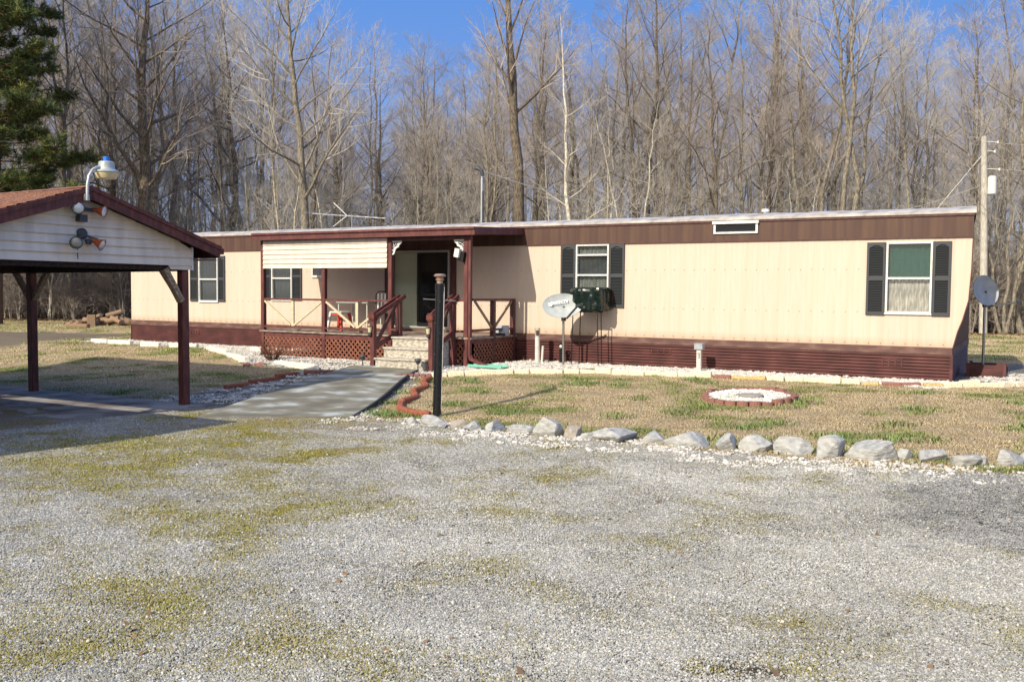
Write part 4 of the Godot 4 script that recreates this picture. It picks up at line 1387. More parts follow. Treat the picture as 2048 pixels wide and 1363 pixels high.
	part("face", fb, M.white, fl)
	var fc := MB.new()
	fc.xbox(Transform3D(Basis(Vector3.BACK, -0.2), Vector3(0.03, -0.01, 0.0)), Vector3(0.13, 0.2, 0.09))
	fc.bar(Vector3(0.05, -0.1, -0.02), Vector3(0.05, 0.0, -0.02), 0.04, 0.04)
	part("housing", fc, M.black, fl)
	# splash tray
	var sp2 := MB.new()
	sp2.slab(Transform3D(Basis(Vector3(1, 0, 0), Vector3(0, 0, 1), Vector3(0, 1, 0)), Vector3.ZERO), PackedVector2Array([Vector2(-0.14, -0.1), Vector2(0.62, -0.16), Vector2(0.66, 0.16), Vector2(-0.14, 0.12)]), 0.0, 0.018)
	sp2.bar(Vector3(-0.14, 0.03, -0.1), Vector3(0.62, 0.03, -0.16), 0.02, 0.05)
	sp2.bar(Vector3(-0.14, 0.03, 0.12), Vector3(0.66, 0.03, 0.16), 0.02, 0.05)
	var spo := part("splash_tray", sp2, M.aqua, self)
	var spp := wp(8.35, 1.95)
	spo.transform = Transform3D(site.basis, Vector3(spp.x, hgt(spp.x, spp.z) + 0.03, spp.z))
	tag(spo, "pale aqua splash tray under the downspout", "splash tray")

	# on the porch deck: stool, table, chair, box
	var dk := home_at * Transform3D(Basis(), Vector3(0, 0.542, 0))
	var sto := thing("stool", "white topped stool with red legs on the porch deck", "stool", dk * Transform3D(Basis(), Vector3(-12.72, 0, 0.95)))
	var z1 := MB.new()
	z1.cbox(Transform3D(Basis(), Vector3(0, 0.42, 0)), Vector3(0.36, 0.045, 0.34), 0.012)
	part("seat", z1, M.white, sto)
	for q in [[-1, 1], [1, 1], [-1, -1], [1, -1]]:
		var lg := MB.new()
		lg.bar(Vector3(q[0] * 0.15, 0.4, q[1] * 0.14), Vector3(q[0] * 0.21, 0.0, q[1] * 0.19), 0.05, 0.05, Vector3.BACK)
		part("leg", lg, M.red if q[1] < 0 or q[0] > 0 else M.white, sto)
	var ap := MB.new()
	ap.span(Vector3(-0.15, 0.36, 0.13), Vector3(0.15, 0.395, 0.15))
	part("apron", ap, M.red, sto)
	var tb2 := thing("patio_table", "grey patio table against the shaded porch wall", "table", dk * Transform3D(Basis(), Vector3(-12.55, 0, 0.45)))
	var ta := MB.new()
	ta.cbox(Transform3D(Basis(), Vector3(0, 0.64, 0)), Vector3(0.95, 0.035, 0.6), 0.01)
	part("table_top", ta, M.alu, tb2)
	for q in [[-1, 1], [1, 1], [-1, -1], [1, -1]]:
		var lg := MB.new()
		lg.pipe(Vector3(q[0] * 0.42, 0, q[1] * 0.25), Vector3(q[0] * 0.42, 0.63, q[1] * 0.25), 0.016, 8)
		part("leg", lg, M.pvc, tb2)
	var ch := thing("patio_chair", "grey metal chair with slatted back on the porch", "chair", dk * Transform3D(Basis(Vector3.UP, 0.5), Vector3(-11.62, 0, 0.75)))
	var sa := MB.new()
	sa.cbox(Transform3D(Basis(), Vector3(0, 0.43, 0)), Vector3(0.44, 0.03, 0.42), 0.01)
	part("seat", sa, M.darkgrey, ch)
	for q in [[-1, 1], [1, 1], [-1, -1], [1, -1]]:
		var lg := MB.new()
		lg.pipe(Vector3(q[0] * 0.2, 0, q[1] * 0.19), Vector3(q[0] * 0.2, 0.43, q[1] * 0.19), 0.014, 8)
		part("leg", lg, M.darkgrey, ch)
	for i in 5:
		var sl := MB.new()
		sl.bar(Vector3(-0.16 + i * 0.08, 0.45, -0.19), Vector3(-0.16 + i * 0.08, 0.86, -0.25), 0.035, 0.012, Vector3.BACK)
		part("back_slat", sl, M.alu, ch)
	var tp2 := MB.new()
	tp2.tube(PackedVector3Array([Vector3(-0.21, 0.43, -0.19), Vector3(-0.21, 0.83, -0.25), Vector3(-0.15, 0.9, -0.26), Vector3(0.15, 0.9, -0.26), Vector3(0.21, 0.83, -0.25), Vector3(0.21, 0.43, -0.19)]), PackedFloat32Array([0.014, 0.014, 0.014, 0.014, 0.014, 0.014]), 8)
	part("back_frame", tp2, M.darkgrey, ch)
	var bx := thing("utility_lamp", "grey slope-fronted lamp box on the right end of the porch deck", "lamp box", dk * Transform3D(Basis(Vector3.UP, 0.3), Vector3(-8.62, 0, 0.55)))
	var ba := MB.new()
	ba.slab(Transform3D(Basis(Vector3(0, 0, 1), Vector3.UP, Vector3(-1, 0, 0)), Vector3.ZERO), PackedVector2Array([Vector2(-0.1, 0), Vector2(0.12, 0), Vector2(0.12, 0.06), Vector2(0.03, 0.21), Vector2(-0.1, 0.21)]), -0.13, 0.13)
	part("body", ba, M.dishdark, bx)
	var bb := MB.new()
	bb.span(Vector3(-0.1, 0.005, 0.121), Vector3(0.1, 0.05, 0.128))
	part("lens", bb, M.black, bx)

	# aerial on the roof
	var an := thing("television_aerial", "long thin television aerial lying low above the roof", "aerial", home_at * Transform3D(Basis(), Vector3(-15.15, 3.08, -2.2)))
	var bo := MB.new()
	bo.pipe(Vector3(-1.25, 0.49, 0), Vector3(1.28, 0.28, 0), 0.016, 8)
	part("boom", bo, M.alu, an)
	var el := MB.new()
	for i in 9:
		var x := -1.15 + i * 0.29
		var y := 0.49 - (x + 1.25) / 2.53 * 0.21
		var w := 0.18 + 0.03 * (8 - i)
		el.pipe(Vector3(x, y + 0.005, -w), Vector3(x, y + 0.005, w), 0.006, 6)
	el.pipe(Vector3(-0.02, 0.39, 0), Vector3(-0.40, 0.74, 0.1), 0.014, 6)
	el.pipe(Vector3(-0.02, 0.39, 0), Vector3(-0.42, 0.10, 0.1), 0.014, 6)
	part("elements", el, M.alu, an)
	var ms := MB.new()
	ms.pipe(Vector3(0.15, -0.1, 0), Vector3(0.15, 0.42, 0), 0.018, 8)
	part("mast", ms, M.steel, an)
	# service mast behind the ridge
	var sm := thing("service_mast", "thin electrical service mast rising behind the roof", "mast", home_at * Transform3D(Basis(), Vector3(-12.3, 0.0, -4.45)))
	var s1 := MB.new()
	s1.pipe(Vector3(0, 0.0, 0), Vector3(0, 4.62, 0), 0.033, 10)
	part("pipe", s1, M.galv, sm)
	var s2 := MB.new()
	s2.tube(PackedVector3Array([Vector3(0.02, 4.62, 0), Vector3(0.0, 4.76, 0.02), Vector3(-0.1, 4.83, 0.04), Vector3(-0.2, 4.84, 0.05)]), PackedFloat32Array([0.05, 0.055, 0.055, 0.045]), 10)
	part("weatherhead", s2, M.darkgrey, sm)
	var s3 := MB.new()
	s3.pipe(Vector3(0.06, 2.9, 0.05), Vector3(0.06, 4.2, 0.05), 0.025, 8)
	part("conduit", s3, M.darkgrey, sm)

func dish(o: Node3D, top: float, aim: Vector3, rx: float, ry: float, m: Material, pm: Material, lean: float) -> void:
	var p := MB.new()
	p.pipe(Vector3(0, 0, -0.03), Vector3(0, top - 0.22, -0.03), 0.024, 12)
	part("pole", p, pm, o)
	var br := MB.new()
	br.box(Vector3(0, top - 0.2, -0.04), Vector3(0.08, 0.2, 0.06))
	br.bar(Vector3(0, top - 0.15, -0.05), Vector3(0, top, -0.02), 0.06, 0.05)
	part("bracket", br, M.darkgrey, o)
	var z := (site.basis.inverse() * Vector3(aim.x, aim.y, aim.z)).normalized()
	var x := Vector3.UP.cross(z).normalized()
	var t := Transform3D(Basis(x, z.cross(x), z), Vector3(0, top, 0.03))
	t.basis = t.basis * Basis(Vector3.BACK, lean)
	var b := MB.new()
	var rings := 7
	var sides := 36
	for i in rings:
		for j in sides:
			var q := []
			for w in [[i, j], [i, j + 1], [i + 1, j + 1], [i + 1, j]]:
				var r := float(w[0]) / rings
				var a: float = TAU * w[1] / sides
				q.append(Vector3(cos(a) * rx * r, sin(a) * ry * r, 0.065 * r * r - 0.03))
			if i == 0:
				b.tri(q[0], q[2], q[3], Vector3.BACK)
				b.tri(q[0] - Vector3(0, 0, 0.008), q[2] - Vector3(0, 0, 0.008), q[3] - Vector3(0, 0, 0.008), Vector3.FORWARD)
			else:
				b.quad(q[0], q[1], q[2], q[3], Vector3.BACK)
				b.quad(q[0] - Vector3(0, 0, 0.008), q[1] - Vector3(0, 0, 0.008), q[2] - Vector3(0, 0, 0.008), q[3] - Vector3(0, 0, 0.008), Vector3.FORWARD)
	var rim := PackedVector3Array()
	var rr := PackedFloat32Array()
	for j in sides + 1:
		var a := TAU * j / sides
		rim.append(Vector3(cos(a) * rx, sin(a) * ry, 0.032)); rr.append(0.007)
	b.tube(rim, rr, 6, false)
	var d := part("reflector", b, m, o)
	d.transform = t
	# feed arm
	var ar := MB.new()
	var tipp := Vector3(0.25, -0.17, 0.42) if rx > ry else Vector3(0.42, -0.30, 0.30)
	ar.bar(t * Vector3(0.07 if rx > ry else 0.03, -ry - 0.01, 0.0), t * tipp, 0.03, 0.03)
	part("feed_arm", ar, M.darkgrey, o)
	var ln := MB.new()
	ln.bar(t * (tipp + Vector3(-0.04, 0, 0)), t * (tipp + Vector3(0.05, 0.02, 0.0)), 0.05, 0.045)
	part("receiver", ln, M.darkgrey, o)

# ------------------------------------------------------------------ borders
func lump(sd: int, size: Vector3, rough: float, sub := 2) -> MB:
	# a faceted rock: an icosphere cut by random planes
	var r := RandomNumberGenerator.new()
	r.seed = sd
	var g := (1.0 + sqrt(5.0)) / 2.0
	var p := [Vector3(-1, g, 0), Vector3(1, g, 0), Vector3(-1, -g, 0), Vector3(1, -g, 0), Vector3(0, -1, g), Vector3(0, 1, g), Vector3(0, -1, -g), Vector3(0, 1, -g), Vector3(g, 0, -1), Vector3(g, 0, 1), Vector3(-g, 0, -1), Vector3(-g, 0, 1)]
	var f := [[0, 11, 5], [0, 5, 1], [0, 1, 7], [0, 7, 10], [0, 10, 11], [1, 5, 9], [5, 11, 4], [11, 10, 2], [10, 7, 6], [7, 1, 8], [3, 9, 4], [3, 4, 2], [3, 2, 6], [3, 6, 8], [3, 8, 9], [4, 9, 5], [2, 4, 11], [6, 2, 10], [8, 6, 7], [9, 8, 1]]
	for i in p.size(): p[i] = p[i].normalized()
	for k in sub:
		var nf := []
		var mids := {}
		for q in f:
			var m := []
			for e in 3:
				var a: int = q[e]
				var b: int = q[(e + 1) % 3]
				var key := mini(a, b) * 10000 + maxi(a, b)
				if not mids.has(key):
					mids[key] = p.size()
					p.append(((p[a] + p[b]) as Vector3).normalized())
				m.append(mids[key])
			nf.append([q[0], m[0], m[2]]); nf.append([q[1], m[1], m[0]]); nf.append([q[2], m[2], m[1]]); nf.append([m[0], m[1], m[2]])
		f = nf
	var cuts := []
	for k in 13:
		var d := Vector3(r.randf_range(-1, 1), r.randf_range(-0.5, 0.9), r.randf_range(-1, 1)).normalized()
		cuts.append([d, r.randf_range(0.46, 0.74)])
	var nz := FastNoiseLite.new()
	nz.seed = sd
	nz.frequency = 1.6
	var out := []
	for q in p:
		var w: Vector3 = q
		for c in cuts:
			var k: float = w.dot(c[0])
			if k > c[1]: w -= c[0] * (k - c[1]) * 0.92
		w *= 1.0 + rough * nz.get_noise_3dv(q)
		out.append(w * size)
	var b := MB.new()
	for q in f:
		var a: Vector3 = out[q[0]]; var c: Vector3 = out[q[1]]; var d: Vector3 = out[q[2]]
		var nn := (c - a).cross(d - a).normalized()
		if nn.dot(a + c + d) < 0.0: nn = -nn
		b.tri(a, c, d, nn)
	return b

func along(pts: Array, step: float) -> Array:    # [position, heading] every step metres
	var out := []
	var carry := 0.0
	for i in pts.size() - 1:
		var a: Vector2 = pts[i]
		var b: Vector2 = pts[i + 1]
		var l := a.distance_to(b)
		var d := (b - a) / l
		while carry < l:
			out.append([a + d * carry, atan2(-d.y, d.x)])
			carry += step
		carry -= l
	return out

func edging() -> void:
	rng.seed = 77
	var shapes := []
	for i in 4:
		var b := MB.new()
		b.cbox(Transform3D(Basis(Vector3.BACK, 0.02 * (i - 1.5)), Vector3(0, 0.03, 0)), Vector3(0.285 + 0.012 * i, 0.13, 0.12), 0.012)
		shapes.append(b)
	var meshes := {}
	for k in ["block", "whiteblock", "yellowblock", "brick"]:
		meshes[k] = []
		for b in shapes: meshes[k].append(b.mesh(M[k]))
	var right := [Vector2(-1.35, -17.69), Vector2(-0.6, -17.75), Vector2(0.15, -17.84), Vector2(1.64, -17.62), Vector2(3.35, -16.89), Vector2(4.46, -16.37), Vector2(5.62, -15.75), Vector2(6.4, -15.45), Vector2(7.08, -15.31), Vector2(7.9, -15.36), Vector2(8.6, -15.65), Vector2(9.6, -16.5)]
	var n := 0
	for q in along(right, 0.31):
		var X: float = q[0].x + rng.randf_range(-0.015, 0.015)
		var Z: float = q[0].y + rng.randf_range(-0.035, 0.035)
		var kind := "block"
		var t := -(site.affine_inverse() * Vector3(X, 0, Z)).x
		var marks := [[8.45, "black pole"], [8.1, "aqua splash tray"], [7.79, "tall white pipe"], [7.38, "yard tap"], [7.05, "lettered dish pole"], [6.55, "air conditioner stand"], [5.25, "middle skirt vent"], [4.3, "utility pedestal"], [3.4, "eave vent's right end"], [2.6, "red stone ring"], [1.25, "left shutter of the rightmost window"], [0.7, "rightmost window"], [0.2, "home's right corner"], [-0.7, "maroon planter box"]]
		var best: Array = marks[0]
		for q2 in marks:
			if absf(q2[0] - t) < absf(best[0] - t): best = q2
		var dd: float = t - best[0]
		var label := "cream border block %s the %s" % ["in line with" if absf(dd) < 0.16 else (("just left of" if dd < 0.45 else "a block's length left of") if dd > 0 else ("just right of" if dd > -0.45 else "a block's length right of")), best[1]]
		var grp := "cream blocks edging the gravel right of the ramp"
		if n in [17, 26]: kind = "brick"
		if n in [18, 19, 25, 28]: kind = "yellowblock"
		if n == 27: kind = "brick"
		if kind == "brick":
			label = ["reddish brick among the cream border blocks near the white utility post", "reddish brick in the border above the stone ring", "second reddish brick in the border above the stone ring"][0 if n == 17 else (1 if n == 26 else 2)]
			grp = ""
		elif kind == "yellowblock":
			label = label.replace("cream", "yellowish")
			grp = "yellowish border blocks"
		var o := mi("edging_block", meshes[kind][n % 4])
		o.transform = onground(X, Z, q[1] + rng.randf_range(-0.04, 0.04), rng.randf_range(-0.03, 0.012) - (0.03 if kind != "block" else 0.0)) * Transform3D(Basis(Vector3.BACK, rng.randf_range(-0.06, 0.06)), Vector3.ZERO)
		tag(o, label, "edging block", grp)
		n += 1
	# whitewashed timbers round the left bed
	var runs := [[Vector2(-11.5, -26.0), Vector2(-10.9, -25.6), "far left white edging timber at the home's left end"], [Vector2(-10.85, -25.55), Vector2(-10.05, -25.05), "second white edging timber from the home's left end"],
		[Vector2(-9.62, -24.62), Vector2(-9.05, -24.38), "short white edging block left of the carport post"], [Vector2(-8.72, -24.2), Vector2(-7.95, -23.98), "white edging block just behind the carport post"],
		[Vector2(-7.5, -23.4), Vector2(-6.6, -22.0), "long white edging timber right of the carport post"], [Vector2(-6.58, -21.95), Vector2(-5.72, -20.45), "long white edging timber ending by the dry shrub"],
		[Vector2(-5.02, -20.2), Vector2(-3.92, -18.98), "white edging timber right of the dry shrub"], [Vector2(-6.3, -22.9), Vector2(-5.7, -22.6), "white stone slab lying in the left gravel bed"]]
	for q in runs:
		var a: Vector2 = q[0]
		var b: Vector2 = q[1]
		var m := MB.new()
		var L := a.distance_to(b)
		m.cbox(Transform3D(Basis(), Vector3(0, 0.04, 0)), Vector3(L, 0.13, 0.13), 0.014)
		var o := part("edging_timber", m, M.whiteblock, self)
		var d := (b - a) / L
		var c := (a + b) * 0.5
		o.transform = onground(c.x, c.y, atan2(-d.y, d.x))
		tag(o, q[2], "edging timber")
	# terracotta scalloped curbs either side of the ramp
	var cr := [Vector2(-1.50, -17.45), Vector2(-1.58, -16.9), Vector2(-1.50, -16.5), Vector2(-1.66, -15.95), Vector2(-1.58, -15.5), Vector2(-1.74, -14.9), Vector2(-1.70, -14.35), Vector2(-1.45, -13.9), Vector2(-1.2, -13.75)]
	curb("curved terracotta curb along the lawn right of the ramp", cr)
	curb("straight terracotta curb at the left of the ramp", [Vector2(-5.15, -17.0), Vector2(-4.85, -17.5), Vector2(-4.5, -18.1), Vector2(-4.22, -18.65)])
	for q in [[-1.83, -17.72, 0.0, 0.66, "brown brick pavers between ramp and terracotta curb"], [-3.72, -18.65, 0.25, 0.75, "brown brick pavers at the left of the ramp head"]]:
		var o := thing("brick_border", q[4], "bricks", onground(q[0], q[1], q[2]))
		var k := int(q[3] / 0.11)
		for i in k:
			var m := MB.new()
			m.cbox(Transform3D(Basis(), Vector3(-q[3] * 0.5 + 0.055 + i * 0.11, 0.03, 0.003 * (i % 3))), Vector3(0.1, 0.07, 0.2), 0.006)
			part("brick", m, M.brick, o)
	# ring of scalloped blocks in the lawn
	var rc := Vector2(3.66, -14.56)
	var rb := MB.new()
	var pts := PackedVector2Array()
	for i in 13:
		var a := PI * i / 12.0
		pts.append(Vector2(cos(a) * 0.085, 0.02 + sin(a) * 0.05))
	pts.append(Vector2(-0.085, -0.055)); pts.append(Vector2(0.085, -0.055))
	rb.slab(Transform3D(Basis(Vector3(1, 0, 0), Vector3(0, 0, 1), Vector3(0, -1, 0)), Vector3(0, 0.085, 0)), pts, 0.0, 0.13)
	var rm := rb.mesh(M.brick)
	for i in 23:
		var a := TAU * i / 23.0 + 0.05
		var X := rc.x + cos(a) * 0.665
		var Z := rc.y + sin(a) * 0.665
		var o := mi("ring_block", rm)
		o.transform = onground(X, Z, -a + PI / 2 + rng.randf_range(-0.06, 0.06), rng.randf_range(-0.03, 0.0)) * Transform3D(Basis(Vector3.RIGHT, rng.randf_range(-0.06, 0.06)).scaled(Vector3(0.98, 0.95, 0.85)), Vector3.ZERO)
		var dirs := ["far", "far right", "right", "near right", "near", "near left", "left", "far left"]
		var side: String = dirs[int(fposmod(round((a + PI / 2) / TAU * 8.0), 8.0))]
		var frac := fposmod((a + PI / 2) / TAU * 8.0 + 0.5, 1.0)
		var nth: String = "first" if frac < 0.34 else ("middle" if frac < 0.67 else "last")
		tag(o, "red scalloped block at the %s side of the lawn ring, %s one going clockwise" % [side, nth], "edging block", "red blocks of the lawn ring")
	var pl := MB.new()
	pl.lathe(Transform3D(), [Vector2(0.0, 0.05), Vector2(0.17, 0.05), Vector2(0.19, 0.04), Vector2(0.19, -0.02)], 20)
	var plo := part("ring_slab", pl, M.concrete, self)
	plo.transform = onground(rc.x + 0.03, rc.y, 0.0, 0.01)
	tag(plo, "round grey slab among white stones inside the red ring", "slab")

func curb(label: String, pts: Array) -> void:
	var o := thing("terracotta_curb", label, "curb", Transform3D())
	for i in pts.size() - 1:
		var a: Vector2 = pts[i]
		var b: Vector2 = pts[i + 1]
		var m := MB.new()
		var L := a.distance_to(b)
		var d := (b - a) / L
		var c := (a + b) * 0.5
		m.cbox(onground(c.x, c.y, atan2(-d.y, d.x)) * Transform3D(Basis(), Vector3(0, 0.005, 0)), Vector3(L + 0.03, 0.15, 0.105), 0.02)
		part("curb_length", m, M.curb, o)

func boulders() -> void:
	# X, Z, width, height, material, label
	var list := [
		[-1.36, -12.98, 0.18, 0.14, 0, "small pale stone at the left end of the boulder row"],
		[-1.04, -12.72, 0.43, 0.25, 0, "broad white boulder at the foot of the black pole"],
		[-0.72, -12.66, 0.30, 0.16, 1, "low brownish boulder right of the black pole"],
		[-0.52, -12.44, 0.27, 0.17, 0, "pale sloping boulder beside the brownish one"],
		[-0.41, -12.28, 0.11, 0.09, 0, "fist sized white stone among the leftmost boulders"],
		[-0.24, -12.38, 0.29, 0.26, 0, "upright grey boulder with a shaded right face"],
		[0.11, -12.22, 0.44, 0.21, 0, "long low grey boulder left of the tallest one"],
		[0.49, -11.98, 0.37, 0.36, 0, "tallest square grey boulder in the row"],
		[0.78, -11.88, 0.27, 0.27, 1, "rough brownish grey boulder right of the tallest one"],
		[0.94, -11.68, 0.15, 0.17, 0, "narrow wedge stone with a dark gap beside it"],
		[1.26, -11.64, 0.60, 0.28, 0, "longest grey boulder with a rounded back"],
		[1.72, -11.48, 0.38, 0.20, 0, "flat topped grey boulder before a long pale one"],
		[2.13, -11.30, 0.55, 0.25, 0, "long pale grey boulder near the middle of the lawn"],
		[2.50, -11.00, 0.37, 0.25, 0, "blocky pale boulder left of two square ones"],
		[2.88, -10.92, 0.43, 0.24, 0, "square pale boulder with a flat top"],
		[3.22, -10.68, 0.42, 0.31, 0, "white boulder whose top slopes down to the right"],
		[3.57, -10.54, 0.46, 0.31, 0, "big rounded white boulder on the right half"],
		[4.00, -10.36, 0.58, 0.36, 0, "large grey boulder peaked like a hill"],
		[4.30, -10.34, 0.20, 0.20, 0, "small stone tucked right of the peaked boulder"],
		[4.55, -10.28, 0.38, 0.21, 0, "tilted grey boulder with weeds at its left"],
		[4.78, -9.98, 0.30, 0.22, 0, "pale boulder at the edge of the grey stone heap"],
		[4.98, -9.98, 0.18, 0.17, 0, "slim leaning stone near the right frame edge"],
		[5.28, -10.02, 0.33, 0.25, 0, "white boulder second from the right end"],
		[5.56, -10.08, 0.28, 0.22, 0, "rightmost pale boulder of the row"]]
	var i := 0
	for q in list:
		i += 1
		var b := lump(100 + i * 7, Vector3(q[2] * 0.63, q[3] * 0.58, q[2] * 0.44), 0.04, 3)
		var o := part("boulder", b, M.rock if q[4] == 0 else M.rockbrown, self)
		o.transform = onground(q[0], q[1], 0.12 + 0.5 * sin(i * 2.3), q[3] * 0.20)
		tag(o, q[5], "boulder", "boulders along the gravel drive")

# ------------------------------------------------------------------ loose stone and grass
func clump_stones(sd: int, n: int, rad: float, lo: float, hi: float, cols: Array) -> ArrayMesh:
	var r := RandomNumberGenerator.new()
	r.seed = sd
	var kinds := []
	for i in 6:
		kinds.append(lump(sd * 11 + i, Vector3.ONE, 0.2, 0))
	var b := MB.new()
	for i in n:
		var s := lo * pow(hi / lo, r.randf() * r.randf() + 0.15)
		var a := r.randf() * TAU
		var d := sqrt(r.randf()) * rad
		var t := Transform3D(Basis.from_euler(Vector3(r.randf() * 0.6, r.randf() * TAU, r.randf() * 0.6)).scaled(Vector3.ONE), Vector3(cos(a) * d, s * 0.18, sin(a) * d))
		var sc := Vector3(s * r.randf_range(0.8, 1.3), s * r.randf_range(0.5, 0.8), s * r.randf_range(0.7, 1.0)) * 0.5
		var col: Color = cols[r.randi() % cols.size()]
		var k: MB = kinds[r.randi() % 6]
		var off := b.v.size()
		for j in k.v.size():
			b.v.append(t * (k.v[j] * sc))
			b.n.append((t.basis * (k.n[j] / sc)).normalized())
			b.c.append(col)
		for j in k.ix: b.ix.append(off + j)
	return b.mesh(M.stone)

func clump_blades(sd: int, n: int, rad: float, lo: float, hi: float, wid: float, flat: float, cols: Array) -> ArrayMesh:
	var r := RandomNumberGenerator.new()
	r.seed = sd
	var b := MB.new()
	for i in n:
		var a := r.randf() * TAU
		var d := sqrt(r.randf()) * rad
		var p := Vector3(cos(a) * d, -0.004, sin(a) * d)
		var h := r.randf_range(lo, hi)
		var f := r.randf() * TAU
		var lean := Vector3(cos(f), 0, sin(f)) * h * r.randf_range(0.2, 1.0) * flat
		var up := Vector3(0, h * (1.0 - 0.35 * flat), 0)
		var w := Vector3(-sin(f), 0, cos(f)) * wid * r.randf_range(0.7, 1.3)
		var m := p + up * 0.6 + lean * 0.35
		var e := p + up + lean
		b.col = cols[r.randi() % cols.size()]
		var nn := (Vector3.UP + lean.normalized() * -0.25).normalized()
		b.tri(p - w, p + w, m + w * 0.7, nn)
		b.tri(p - w, m + w * 0.7, m - w * 0.7, nn)
		b.tri(m - w * 0.7, m + w * 0.7, e, nn)
	return b.mesh(M.blade)

func spot(X: float, Z: float, s: float, dy := 0.0) -> Transform3D:
	return Transform3D(Basis(Vector3.UP, rng.randf() * TAU).scaled(Vector3(s, s, s)), Vector3(X, hgt(X, Z) + dy, Z))

func clear_of(t: float, s: float) -> bool:       # not under the home, porch, slab or ramp
	if t > -0.3 and t < 21.3 and s > -4.5 and s < 0.03: return false
	if t > 8.35 and t < 14.5 and s < 1.76 and s > -1.0: return false
	if t > 10.0 and t < 19.0 and s > 7.05 and s < 11.4: return false
	return true

func on_ramp(X: float, Z: float) -> bool:
	if Z > -13.5 or Z < -19.1: return false
	var u := (-13.6 - Z) / 5.4
	return X > lerpf(-4.6, -3.25, u) and X < lerpf(-2.27, -1.7, u)

func stones_and_grass() -> void:
	rng.seed = 2024
	var inv := site.affine_inverse()
	var greys := [Color(0.45, 0.46, 0.45), Color(0.54, 0.545, 0.53), Color(0.37, 0.385, 0.38), Color(0.66, 0.66, 0.64), Color(0.48, 0.455, 0.39), Color(0.30, 0.305, 0.30), Color(0.57, 0.545, 0.47)]
	var blues := [Color(0.32, 0.325, 0.33), Color(0.40, 0.405, 0.405), Color(0.24, 0.245, 0.25), Color(0.47, 0.475, 0.475), Color(0.27, 0.275, 0.28)]
	var whites := [Color(0.58, 0.565, 0.53), Color(0.50, 0.485, 0.455), Color(0.66, 0.645, 0.61), Color(0.40, 0.39, 0.365), Color(0.54, 0.495, 0.43)]
	var g1 := clump_stones(5, 80, 0.17, 0.009, 0.025, greys)
	var g2 := clump_stones(6, 76, 0.17, 0.010, 0.03, blues)
	var g3 := clump_stones(7, 34, 0.2, 0.025, 0.075, whites)
	var xs := [[], [], []]
	var cs := [PackedColorArray(), PackedColorArray(), PackedColorArray()]
	# the drive
	for i in 21000:
		var Z := -3.2 - pow(rng.randf(), 1.15) * 11.6
		var X := rng.randf_range(-1.0, 1.0) * (-Z * 0.60 + 0.6)
		var q := inv * Vector3(X, 0, Z)
		if zone(X, Z) != 0 or not clear_of(-q.x, q.z) or on_ramp(X, Z): continue
		if rng.randf() < smoothstep(0.15, 0.65, green_at(X, Z)) * 0.85: continue
		if rng.randf() < 0.75 * (1.0 - smoothstep(0.5, 1.4, Vector2((X + 3.0) / 1.7, (Z + 13.0) / 0.75).length())): continue
		if rng.randf() < 0.85 * (1.0 - smoothstep(0.4, 1.2, Vector2((X - 1.05) / 0.34, (Z + 4.28) / 0.22).length())): continue
		var heap := Vector2(X - 5.4, Z + 7.6).length() + mid.get_noise_2d(X * 2.0, Z * 2.0) * 0.5 < 2.2
		var k := 1 if heap else 0
		xs[k].append(spot(X, Z, rng.randf_range(0.75, 1.15), 0.002))
		var v := rng.randf_range(0.65, 0.95) + big.get_noise_2d(X * 2.0 + 7.0, Z * 2.0) * -0.2
		cs[k].append(Color(v, v, v))
	# white stone: bed, ramp sides, under the boulders
	for i in 9000:
		var t := rng.randf_range(-2.5, 21.8)
		var s := rng.randf_range(-2.5, 8.6)
		if rng.randf() < 0.35: s = rng.randf_range(0.0, 3.0)
		var p := wp(t, s)
		var z := zone(p.x, p.z)
		var ok := z == 2
		if s > 6.9 and t < 7.2 and rng.randf() < 0.85 - absf(s - 7.3) * 0.95: ok = true
		if Vector2(p.x - 3.66, p.z + 14.56).length() < 0.56: ok = true
		if not ok or not clear_of(t, s) or on_ramp(p.x, p.z): continue
		xs[2].append(spot(p.x, p.z, rng.randf_range(0.7, 1.1), 0.004))
		var v := rng.randf_range(0.85, 1.1)
		cs[2].append(Color(v, v, v))
	for i in 220:
		var a := rng.randf() * TAU
		var d := sqrt(rng.randf()) * 0.54
		var X := 3.66 + cos(a) * d
		var Z := -14.56 + sin(a) * d
		if Vector2(X - 3.69, Z + 14.56).length() < 0.3: continue
		xs[2].append(spot(X, Z, 0.8, 0.03))
		cs[2].append(Color(1.15, 1.15, 1.15))
	var loose := clump_stones(15, 5, 0.35, 0.022, 0.042, greys)
	var ls := []
	for i in 420:
		var Z := -3.4 - rng.randf() * 10.5
		var X := rng.randf_range(-1.0, 1.0) * (-Z * 0.6 + 0.5)
		var q := inv * Vector3(X, 0, Z)
		if zone(X, Z) == 0 and clear_of(-q.x, q.z) and not on_ramp(X, Z): ls.append(spot(X, Z, rng.randf_range(0.7, 1.2), 0.006))
	stuff("loose_stones", "larger loose stones scattered over the drive", "stones", loose, ls)
	var leafm := clump_blades(16, 3, 0.3, 0.03, 0.05, 0.016, 1.6, [Color(0.20, 0.125, 0.07), Color(0.26, 0.17, 0.095), Color(0.15, 0.10, 0.06)])
	var lv := []
	for i in 110:
		var Z := -3.6 - rng.randf() * 18.0
		var X := rng.randf_range(-1.0, 1.0) * (-Z * 0.6 + 0.5)
		var q := inv * Vector3(X, 0, Z)
		if clear_of(-q.x, q.z) and not on_ramp(X, Z): lv.append(spot(X, Z, rng.randf_range(0.7, 1.3), 0.006))
	stuff("fallen_leaves", "a few brown fallen leaves on drive and lawn", "leaves", leafm, lv)
	stuff("gravel", "worn grey gravel of the drive", "gravel", g1, xs[0], cs[0])
	stuff("blue_gravel", "fresh bluish gravel heaped at the right of the drive", "gravel", g2, xs[1], cs[1])
